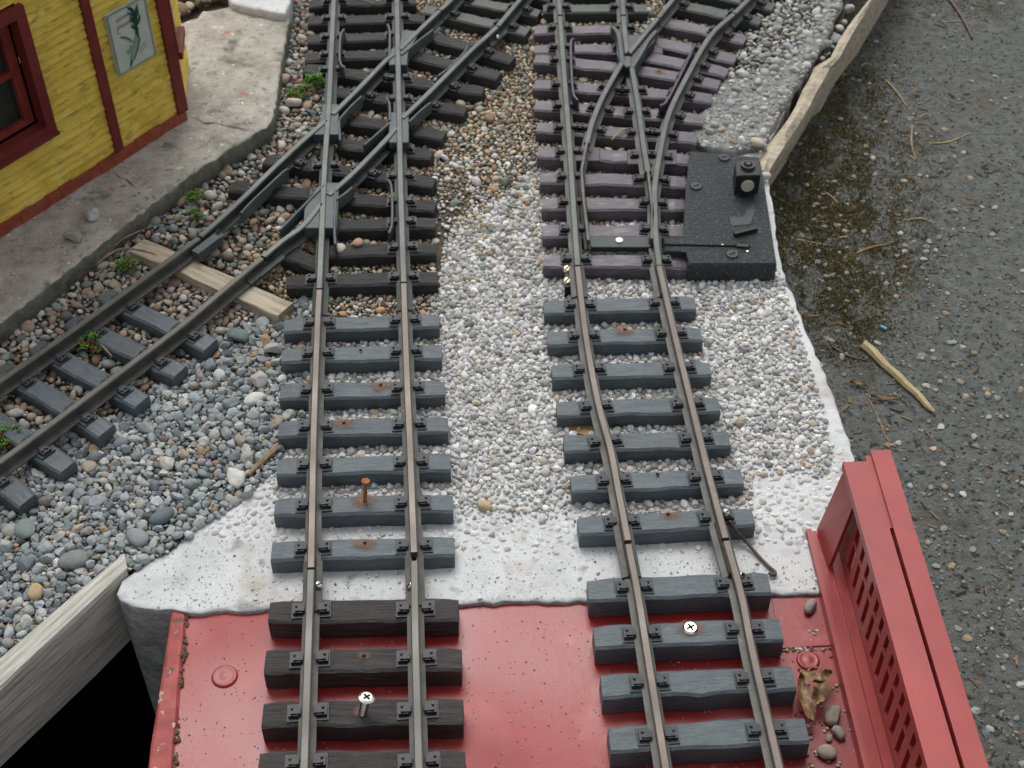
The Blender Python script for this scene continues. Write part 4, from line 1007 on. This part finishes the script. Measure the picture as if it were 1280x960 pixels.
stone(447, 306, .0034, (.38, .25, .17), 'small brown orange pebble resting on a crossing sleeper', z=.0092, asp=(1, .9, .6), pack=False)
stone(366, 105+27, .0050, (.50, .45, .40), 'big cream stone at the platform edge below the green sedum', z=.003)
stone(356, 102, .0042, (.38, .27, .22), 'pinkish stone beside the green sedum at the platform edge', z=.003)
stone(475, 5, .0050, (.46, .45, .40), 'pale round stone between the rails of the crossing at the top edge', z=.004)
stone(612, 150, .0036, (.26, .16, .09), 'flat reddish brown stone in the tan gravel between the tracks', z=.002)
stone(606, 636, .0034, (.46, .36, .22), 'yellowish pebble alone on the white ballast between the tracks', z=.0)
stone(956, 232-9, .0035, (.56, .52, .46), 'small white stone on the corner beside the lamp block', z=.002)
stone(946, 182, .0042, (.50, .42, .32), 'tan stone behind the motor box beside the splintered plank', z=.006)
stone(1012, 761, .00336, (.27, .24, .21), 'single grey pebble at the top right corner of the red deck', z=DZ+.0008, asp=(1.2, .9, .7), pack=False)
stone(1042, 898, .00480, (.24, .20, .16), 'largest brownish stone beside the dry leaf on the deck', angular=True, z=DZ, pack=False)
stone(1046, 918, .00336, (.22, .20, .17), 'dull stone wedged below the largest brownish stone on the deck', angular=True, z=DZ, pack=False)
stone(1034, 944, .00360, (.27, .23, .18), 'round brown pebble near the bottom of the deck beside the girder', z=DZ, pack=False)
stone(1036, 923, .0016, (.20, .18, .15), 'small dark pebble left of the wedged stone on the deck', z=DZ, pack=False)
stone(989, 111, .0048, (.25, .27, .26), 'large smooth grey pebble in the gap beside the splintered plank', z=-.004)
stone(1030, 60, .0044, (.24, .25, .26), 'grey pebble in the gap higher up behind the splintered plank', z=-.002)
stone(1014, 74, .0036, (.30, .31, .30), 'pale grey pebble leaning on the splintered plank', z=-.004)
stone(92, 300, .0052, (.30, .29, .26), 'pale chip of concrete lying on the platform', z=PZ, angular=True, cat='stone', pack=False, zpix=PZ)
stone(116, 272, .0050, (.42, .42, .39), 'whitish stone lying on the platform below the middle trim', z=PZ, angular=True, pack=False, zpix=PZ)

TAN = [(4, (.38, .30, .20), .25), (3, (.48, .41, .30), .22), (2, (.26, .17, .10), .2), (2, (.30, .30, .25), .2), (2, (.44, .42, .36), .2), (1, (.17, .20, .17), .2), (.6, (.38, .22, .13), .2)]
MIX = [(2, (.38, .37, .34), .2), (3, (.34, .28, .21), .2), (3, (.42, .36, .29), .2), (3, (.24, .25, .22), .2), (1, (.36, .24, .17), .2), (2, (.16, .18, .17), .25), (1, (.52, .50, .45), .1), (2, (.28, .20, .15), .2)]
GREY = [(6, (.23, .26, .27), .2), (7, (.32, .345, .345), .18), (2, (.15, .175, .18), .2), (4, (.40, .40, .37), .15), (1, (.23, .265, .24), .15), (.6, (.25, .22, .21), .15), (.7, (.45, .44, .40), .1), (.5, (.38, .25, .16), .15), (.7, (.34, .29, .22), .15)]
WHITE = [(6, (.63, .62, .60), .13), (5, (.52, .515, .49), .15), (4, (.41, .41, .39), .18), (.7, (.50, .43, .34), .12), (.8, (.28, .28, .27), .2), (.5, (.42, .33, .25), .15)]
CEM = [(5, (.88, .88, .86), .08), (3, (.74, .74, .72), .10), (1, (.6, .57, .52), .1)]
RGT = [(4, (.34, .34, .31), .18), (3, (.25, .265, .255), .2), (2, (.42, .40, .35), .15), (1, (.50, .49, .46), .1), (.4, (.34, .27, .21), .15)]
z_grey = [(-40, 560), (150, 520), (262, 435), (345, 382), (400, 372), (400, 480), (354, 566), (349, 584), (300, 628), (254, 658), (210, 691), (176, 709), (160, 716), (152, 700), (-150, 945), (-300, 800)]
z_pink = [(-200, 560), (0, 412), (100, 334), (200, 256), (255, 216), (322, 170), (345, 150), (352, 120), (368, 20), (372, -60), (430, -60), (430, 120), (412, 200), (350, 290), (300, 330), (345, 382), (262, 435), (150, 520), (-40, 620)]
scatter('grey_pebbles', [z_grey], [(.0036, .0048, 160), (.0025, .0036, 2600), (.0016, .0025, 30000), (.0009, .0016, 110000), (.0005, .0009, 60000)], GREY, .85, M['stone'], .0005, .30, 'grey blue angular pebbles banked up beside the white block', flat=(.55, .9), k=.70, smooth=False, tilt=.5)
scatter('mixed_pebbles', [z_pink], [(.0030, .0044, 700), (.0020, .0030, 9000), (.0013, .0020, 32000), (.0008, .0013, 40000)], MIX, .3, M['stone'], .0015, .35, 'tan and grey mixed pebbles between the platform and the diagonal track', k=.78)
z_tan = [(372, -60), (700, -60), (820, -60), (960, -60), (932, 50), (898, 110), (880, 150), (866, 200), (672, 215), (640, 235), (585, 262), (556, 300), (548, 385), (545, 430), (350, 425), (348, 380), (300, 330), (350, 290), (412, 200)]
tanfade = lambda px, py: np.where((px > 545) & (px < 680), np.clip((300-py)/110, 0, 1), np.where(px > 680, np.clip((230-py)/60, 0, 1), np.where(py > 380, np.clip((450-py)/70, 0, 1), 1)))
scatter('tan_gravel', [z_tan], [(.0022, .0034, 1100), (.0013, .0022, 16000), (.0008, .0013, 60000), (.0005, .0008, 60000)], TAN, .4, M['stone'], .0012, .35, 'fine tan gravel between the crossing and the turnout', k=.76, fade=tanfade, excl=[z_pink], alt=(WHITE, lambda px, py: np.where((px > 540), np.clip((py-130)/200, 0, .8)**1.5, np.clip((py-360)/140, 0, .6))))
z_right = [(860, 205), (878, 150), (900, 105), (935, 50), (965, -60), (1075, -60), (1052, 8), (1012, 90), (985, 128), (958, 180), (952, 200)]
scatter('mixed_gravel', [z_right], [(.0030, .0042, 260), (.0018, .0030, 2600), (.0010, .0018, 12000), (.0006, .0010, 14000)], RGT, .4, M['stone'], lambda px, py: .004, .3, 'grey and cream gravel beside the splintered plank', k=.8, fade=lambda px, py: np.where((py > 95) & (px > 885), .5, 1))
scatter('cement_grit', [[(862, 178), (915, 194), (952, 188), (985, 130), (1050, 14), (1022, 22), (968, 92), (900, 104)]], [(.0005, .0011, 16000)], [(3, (.24, .25, .24), .25), (2, (.36, .36, .34), .2), (1, (.14, .15, .15), .2)], .5, M['stone'], .0046, .3, 'fine grit on the grey cement patch', k=.7)
scatter('white_gravel', [[(350, 370), (545, 380), (556, 300), (580, 262), (640, 200), (676, 120), (840, 180), (866, 250), (975, 340), (990, 385), (1008, 440), (1025, 500), (1040, 560), (1030, 620), (985, 640), (880, 665), (740, 665), (560, 668), (352, 650), (330, 612), (352, 560)]],
        [(.0022, .0028, 1600), (.0015, .0022, 22000), (.0009, .0015, 70000), (.0006, .0009, 60000)], WHITE, .75, M['stone_white'], 0.0, .36, 'crushed white gravel between and beside the tracks', k=.74, alt=(TAN, lambda px, py: np.clip((370-py)/200, 0, .75)**1.3*np.where(px > 870, .3, 1)),
        flat=(.65, .95), smooth=False, fade=lambda px, py: np.clip((655-py)/70, 0, 1)*np.clip((py-150)/120, 0, 1)*np.where(px > 940, np.clip((600-py)/40, 0, 1)*np.clip((965+(py-330)*.29-px)/14+1, 0, 1), 1)*np.where((px < 420) & (py > 560), .4, 1))
scatter('cement_bound_gravel', [[(320, 600), (352, 560), (700, 580), (1000, 560), (1055, 560), (1068, 640), (1000, 690), (740, 690), (560, 690), (340, 680), (255, 668)]],
        [(.0018, .0026, 5000), (.0009, .0018, 26000)], CEM, .6, M['cement_tint'], -.0012, .46, 'white gravel sunk in white cement', k=.72, flat=(.6, .8), smooth=False,
        fade=lambda px, py: np.where(px < 350, np.clip((705-py)/70, 0, .9), np.clip((700-py)/70, 0, .85)))
scatter('cement_crumbs', [[(160, 745), (180, 712), (260, 660), (350, 620), (1050, 620), (1060, 735), (735, 748), (335, 758), (200, 760)]], [(.0006, .0013, 1500), (.00025, .0006, 14000)], [(9, (.58, .59, .56), .08), (2, (.40, .40, .39), .2), (.5, (.24, .19, .14), .2)], .7, M['stone_white'], 0, .4, 'crumbs of cement and dirt on the white block', k=1.3, smooth=False, fade=lambda px, py: .14+0*px)
# crumbs on the platform edge / gap on the right
scatter('gap_pebbles', [[(956, 182), (1008, 94), (1050, 5), (1070, -30), (1062, 14), (1040, 60), (1008, 92), (980, 140), (958, 178)]], [(.0025, .0048, 400), (.0012, .0025, 1500)], RGT, .3, M['stone'], -.004, .2, 'pebbles fallen into the gap behind the splintered plank', k=.8, fade=lambda px, py: .6+0*px)
# brown rubble beyond the platform
scatter('rubble', [[(229, 26), (246, 20), (252, 13), (285, 6), (284, -60), (100, -60), (100, 28)]], [(.0030, .0060, 600), (.0015, .003, 2500)], [(3, (.20, .15, .09), .2), (2, (.13, .11, .06), .2), (2, (.28, .24, .18), .2)], .6, M['stone'], .004, .2, 'brown rubble behind the platform', k=.75)

# ------------------------------------------------------------------ asphalt litter, moss, twigs
def gpt(px, py): return P(px, py, GZ)
def litter(name, n, dens, pal, kind, label, size=(.0008, .0022)):
    V = []; F = []; C_ = []; b = 0; cnt = 0
    while cnt < n:
        px, py = rng.uniform(900, 1420), rng.uniform(-80, 1000)
        if rng.random() > dens(px, py): cnt += .02; continue
        cnt += 1; p = gpt(px, py); a = rng.uniform(0, 6.28); s = rng.uniform(*size); c = pal[rng.integers(len(pal))]
        if kind == 'grit':
            tp, f = TPL[(2 if s > .0022 else 1, True)]; u = tp[rng.integers(len(tp))]*np.array([s, s*.8, s*.5])
        elif kind == 'flake':
            l = s*rng.uniform(1, 3.5); wd_ = s*rng.uniform(.25, .9); z_ = rng.uniform(0, s*.6, 4)
            u = np.array([[-l, -wd_, z_[0]], [l, -wd_*.5, z_[1]], [l*.8, wd_, z_[2]], [-l*.7, wd_*.8, z_[3]]]); f = np.array([[0, 1, 2], [0, 2, 3]])
        else:   # moss blade
            h = s*rng.uniform(.8, 1.6); u = np.array([[-s*.35, 0, 0], [s*.35, 0, 0], [rng.normal()*s*.6, rng.normal()*s*.6, h]]); f = np.array([[0, 1, 2]])
        u = u @ np.array([[math.cos(a), -math.sin(a), 0], [math.sin(a), math.cos(a), 0], [0, 0, 1]]).T+np.array([p.x, p.y, GZ+.0003])
        V.append(u); F.append(f+b); b += len(u); cc_ = np.array(c)*(1+rng.normal()*.2); C_.append(np.tile(np.append(np.clip(cc_, .01, .8), 1), (len(u), 1)))
    o = np_mesh(name, np.concatenate(V), np.concatenate(F), np.concatenate(C_), M['litter'], False); tag(o, kind='stuff', label=label)
def gauss(px, py, cx, cy, sx, sy): return math.exp(-((px-cx)/sx)**2-((py-cy)/sy)**2)
mossd = lambda px, py: min(1, .9*gauss(px, py, 1005, 260, 70, 110)+.6*gauss(px, py, 1085, 300, 60, 80)+.7*gauss(px, py, 1060, 400, 40, 35)+.7*gauss(px, py, 1060, 120, 45, 100)+.3*gauss(px, py, 1190, 0, 60, 18))*(.3+.7*(noise.noise(Vector((px*.035, py*.035, 1))) > -.12+.2*noise.noise(Vector((px*.12, py*.12, 3)))))
def patches(px, py, th): return noise.noise(Vector((px*.02, py*.02, 5))) > th
litter('moss', 52000, mossd, [(.10, .105, .022), (.15, .13, .035), (.075, .06, .028), (.13, .095, .045), (.17, .15, .06)], 'blade', 'brown green moss on the asphalt beside the block', (.0006, .0017))
litter('dry_litter', 3600, lambda px, py: min(1, mossd(px, py)*.9+.045+.4*gauss(px, py, 1140, 190, 60, 60)), [(.10, .06, .03), (.16, .10, .05), (.05, .035, .02), (.17, .13, .08), (.03, .025, .02)], 'flake', 'dry leaf and needle fragments on the asphalt', (.0004, .0014))
litter('asphalt_grit', 5200, lambda px, py: .55, [(.13, .135, .125), (.20, .205, .19), (.06, .065, .06), (.20, .20, .18), (.045, .045, .04)], 'grit', 'loose grit on the asphalt', (.0006, .0016))
litter('loose_chippings', 700, lambda px, py: .18+.8*mossd(px, py)+.2*gauss(px, py, 1130, 430, 120, 150), [(.24, .25, .24), (.34, .34, .31), (.17, .18, .17), (.28, .22, .15)], 'grit', 'scattered pale chippings on the asphalt', (.0012, .0030))
def twig(name, pts, r, m, label, z=GZ, flat=1, cat='twig'):
    r *= .68
    q = smoothline([P(x, y, z)+Vector((0, 0, r*.8+(h[0] if h else 0))) for x, y, *h in pts], 5); bm = bmesh.new(); n = len(q)
    tube(bm, q, [r*(.55+.45*math.sin(math.pi*min(1, .15+i/n)))*random.uniform(.85, 1.1) for i in range(n)], 7); o = obj(name, bm, m, smooth=True); tag(o, label, cat); return o
# the long stick
q = [P(x, y, GZ+.002) for x, y in ((1080, 431), (1092, 441), (1106, 456), (1120, 468), (1134, 482), (1148, 494), (1160, 508), (1168, 515))]
bm = bmesh.new(); tube(bm, smoothline(q, 3), [.0030, .0033, .0031, .0032, .0028, .0028, .0026, .0026, .0025, .0026, .0027, .0025, .0025, .0023, .0022, .0022, .0021, .0019, .0018, .0015, .0012, .0008], 7)
tag(obj('stick', bm, M['stick']), 'long flat yellowish stick lying on the asphalt', 'stick')
twig('twig', [(1170, -20), (1196, 14), (1208, 34), (1215, 50)], .0022, M['wire'], 'dark curved twig on the asphalt at the top right')
twig('twig', [(1106, 100), (1122, 118), (1134, 136)], .0014, M['twig'], 'greenish brown twig in the middle of the upper asphalt')
twig('twig', [(1140, 158), (1139, 180), (1144, 200)], .0014, M['twig'], 'short tan twig standing out below the greenish brown twig')
twig('twig', [(1162, 180), (1186, 178), (1213, 167)], .0010, M['stick'], 'thin pale straw on the upper asphalt')
twig('twig', [(1180, 28), (1205, 26), (1226, 19)], .0008, M['stick'], 'very thin straw crossing the dark curved twig')
twig('twig', [(1076, 84), (1082, 80), (1088, 82)], .0012, M['stick'], 'tiny pale curved straw near the plank')
twig('twig', [(1082, 492), (1096, 520), (1108, 548), (1120, 560)], .0007, M['twig'], 'thin green stem above the red girder')
twig('twig', [(1040, 434), (1060, 446), (1085, 452)], .0013, M['wire'], 'dark twig beside the white block edge left of the stick')
twig('twig', [(996, 300), (1016, 304), (1040, 308)], .0010, M['stick'], 'straight straw in the moss beside the motor box')
twig('twig', [(1032, 242), (1040, 248), (1048, 256)], .0014, M['twig'], 'short thick twig stub in the moss')
twig('twig', [(1070, 318), (1090, 310), (1112, 306)], .0013, M['twig'], 'brown twig at the lower edge of the moss')
twig('twig', [(1128, 276), (1150, 274), (1164, 278)], .0010, M['stick'], 'pale straw to the right of the moss')
for (x, y, lab) in ((1105, 500, 'orange brown dry leaf curled on the asphalt left of the stick'), (1072, 482, 'small ochre dry leaf near the edge of the white block')):
    bm = bmesh.new(); p = gpt(x, y); vs = []
    for i in range(6):
        for j in range(3):
            t = i/5-.5; wv = (.5-abs(t))*.7+.05
            vs.append(bm.verts.new((p.x+t*.016*(1 if x > 1090 else .6), p.y+(j-1)*wv*.006-t*.003, GZ+.001+.0018*abs(j-1)+random.uniform(0, .0008))))
    for i in range(5):
        for j in range(2): bm.faces.new((vs[i*3+j], vs[i*3+j+1], vs[i*3+j+4], vs[i*3+j+3]))
    tag(obj('dry_leaf', bm, M['leaf_dry'], smooth=True), lab, 'leaf')
bm = bmesh.new(); box(bm, gpt(1104, 411)+Vector((0, 0, .0012)), (.0045, .0022, .0012), -.7)
bmesh.ops.bevel(bm, geom=bm.edges[:], offset=.0004, segments=1, affect='EDGES')
tag(obj('plastic_chip', bm, mat('blue_plastic', [(.05, .25, .45), (.08, .32, .52)], 300, .4, 0)), 'tiny bright blue plastic chip on the asphalt above the stick', 'chip')
# roots/twigs in the gravel
twig('dry_root', [(118, 335, .001), (150, 318, .003), (185, 322, .004), (210, 329, .002)], .0013, M['twig'], 'reddish dry root lying in gravel above the diagonal rail', z=.004, cat='root')
twig('dry_root', [(122, 333, .001), (150, 308, .003), (172, 296, .003), (183, 288, .001)], .0009, M['twig'], 'thin dry root along the platform edge by the wooden strip', z=.004, cat='root')
twig('dry_root', [(370, 122, .004), (385, 117, .006), (396, 118, .004)], .0007, M['twig'], 'thin pale root beneath the green sedum', z=.004, cat='root')
twig('dry_root', [(118, 430, .003), (130, 440, .004), (142, 452, .003)], .0011, M['twig'], 'pale runner stem trailing from the sedum between the rails', z=.004, cat='root')
twig('dry_root', [(426, 2, .004), (445, 5, .006), (470, 12, .004)], .0010, M['twig'], 'pale dry stem between the crossing rails at the top edge', z=.006, cat='root')
twig('grass_blade', [(764, 182, .004), (776, 173, .006), (788, 167, .004)], .0009, M['stick'], 'dry straw blade between two turnout sleepers', z=.006, cat='straw')
# weathered timber end between pebbles and block
q = [P(x, y, .003) for x, y in ((349, 556), (338, 567), (322, 582), (310, 594))]
bm = bmesh.new(); tube(bm, smoothline(q, 4), [.0019]*5+[.0017]*4+[.0013]*4, 6); tag(obj('half_buried_timber', bm, M['twig']), 'half buried wood sliver between pebbles and white block', 'wood sliver')
# orange base plate under the right track
bm = bmesh.new(); prism(bm, ccw([P(*q, .0015) for q in ((699, 524), (742, 522), (748, 536), (738, 546), (712, 540))]), 0, .0022)
tag(obj('metal_scrap', bm, mat('yellow_brown_metal', [(.18, .10, .03), (.34, .21, .07)], 200, .5, .2)), 'yellow brown scrap piece under the left ends of the right track sleepers', 'scrap')

# ------------------------------------------------------------------ sedum plants
def sedum(px, py, rad, n, label, red=.2, z=.005, h=.010):
    p = P(px, py, z+.004); root = empty('sedum_plant', (p.x, p.y, z), label, 'plant', 'small sedum plants in the gravel')
    for nm, mt, frac in (('leaves', M['leaf_green'], 1-red), ('red_leaves', M['leaf_red'], red)):
        bm = bmesh.new()
        for i in range(int(n*frac)):
            a = random.uniform(0, 6.28); rr = rad*math.sqrt(random.random()); c = Vector((p.x+math.cos(a)*rr, p.y+math.sin(a)*rr*.8, z+random.uniform(0, h)*(1-rr/rad*.6)*(.6 if nm == 'red_leaves' else 1)))
            for k in range(7):
                b_ = k*.9+random.random(); el = random.uniform(.2, 1.2); d = Vector((math.cos(b_)*math.cos(el), math.sin(b_)*math.cos(el), math.sin(el)))
                L = random.uniform(.0018, .0036); u = d.orthogonal().normalized()*L*.22; v = d.cross(u).normalized()*L*.16
                t = bm.verts.new(c+d*L); ms = [bm.verts.new(c+d*L*.6+w_) for w_ in (u, v, -u, -v)]; b0 = bm.verts.new(c)
                for j in range(4): bm.faces.new((t, ms[j], ms[(j+1) % 4])); bm.faces.new((b0, ms[(j+1) % 4], ms[j]))
        if bm.faces: obj(nm, bm, mt, root, smooth=True)
    bm = bmesh.new()
    for i in range(6):
        a = random.uniform(0, 6.28); tube(bm, [Vector((p.x, p.y, z-.002)), Vector((p.x+math.cos(a)*rad*.5, p.y+math.sin(a)*rad*.5, z+h*.5))], .0005, 5)
    obj('stems', bm, M['twig'], root)
sedum(396, 101, .0085, 60, 'bright green sedum clump beside the left rail of the crossing', .1)
sedum(374, 112, .0080, 34, 'lower olive sedum clump by the platform edge near the bright green one', .35, h=.007)
sedum(110, 424, .0100, 75, 'green sedum clump between the rails of the diagonal track', .25)
sedum(6, 545, .0100, 60, 'reddish green sedum at the left edge on the diagonal track', .55)
sedum(160, 330, .0060, 34, 'small sedum next to the tan wooden strip', .25)
sedum(241, 244, .0055, 26, 'small sedum at the platform edge below its corner', .3)
sedum(246, 268, .0038, 14, 'tiny bright sedum sprig beside the diagonal rail', .1)
# ------------------------------------------------------------------ dry leaf heap on the deck
lf = empty('curled_dry_leaf', ctr_((1015, 870)), 'curled tan dead leaf lying on the red deck beside the girder', 'leaf')
def ribbon(pts, wds, curl, name):
    q = smoothline(pts, 5); bm = bmesh.new(); rows = []
    for i, p in enumerate(q):
        t = i/(len(q)-1); d = (q[min(i+1, len(q)-1)]-q[max(i-1, 0)]).normalized(); s = Vector((-d.y, d.x, 0)).normalized()
        ww = wds*(math.sin(math.pi*min(.98, max(.04, t)))**.7)
        rows.append([bm.verts.new(p+s*ww*k+Vector((random.uniform(-.0005, .0005), random.uniform(-.0005, .0005), curl*abs(k)*random.uniform(.3, 1.5)+random.uniform(-.0007, .0009)))) for k in (-1, -.5, 0, .5, 1)])
    for a, b in zip(rows, rows[1:]):
        for k in range(4): bm.faces.new((a[k], a[k+1], b[k+1], b[k]))
    obj(name, bm, M['leaf_dry'], lf, smooth=True)
ribbon([P(1001, 845, .001), P(1003, 865, .004), P(1010, 888, .004), P(1018, 908, .001)], .0032, .003, 'leaf_blade')
ribbon([P(998, 840, .002), P(1015, 848, .006), P(1030, 846, .006), P(1040, 842, .002)], .0028, .002, 'leaf_blade')
ribbon([P(1018, 848, .003), P(1026, 858, .007), P(1024, 872, .005), P(1018, 884, .002)], .0034, .003, 'leaf_blade')
# tiny seeds / crumbs on the deck
V = []; F = []; C_ = []; b = 0
for i in range(1000):
    if i < 170: px, py = rng.normal(1030, 22), rng.normal(850, 70)
    elif i < 230: px, py = rng.normal(1000, 22), 812+rng.normal()*2
    else: px, py = rng.uniform(225, 1000), rng.uniform(775, 1000)
    if px > 1030+(py-740)*.3 or py < 772: continue
    p = P(px, py, DZ); s = rng.uniform(.0003, .0013 if i < 230 else .00048); tp, f = TPL[(1, True)]
    V.append(tp[rng.integers(14)]*s*np.array([1.2, .9, .7])+np.array([p.x, p.y, DZ+s*.4])); F.append(f+b); b += 12
    c = [(.30, .27, .22), (.12, .09, .06), (.42, .40, .36)][rng.integers(3)]; C_.append(np.tile(np.array([*c, 1]), (12, 1)))
o = np_mesh('deck_crumbs', np.concatenate(V), np.concatenate(F), np.concatenate(C_), M['litter'], True); tag(o, kind='stuff', label='seeds and grit scattered over the red deck')
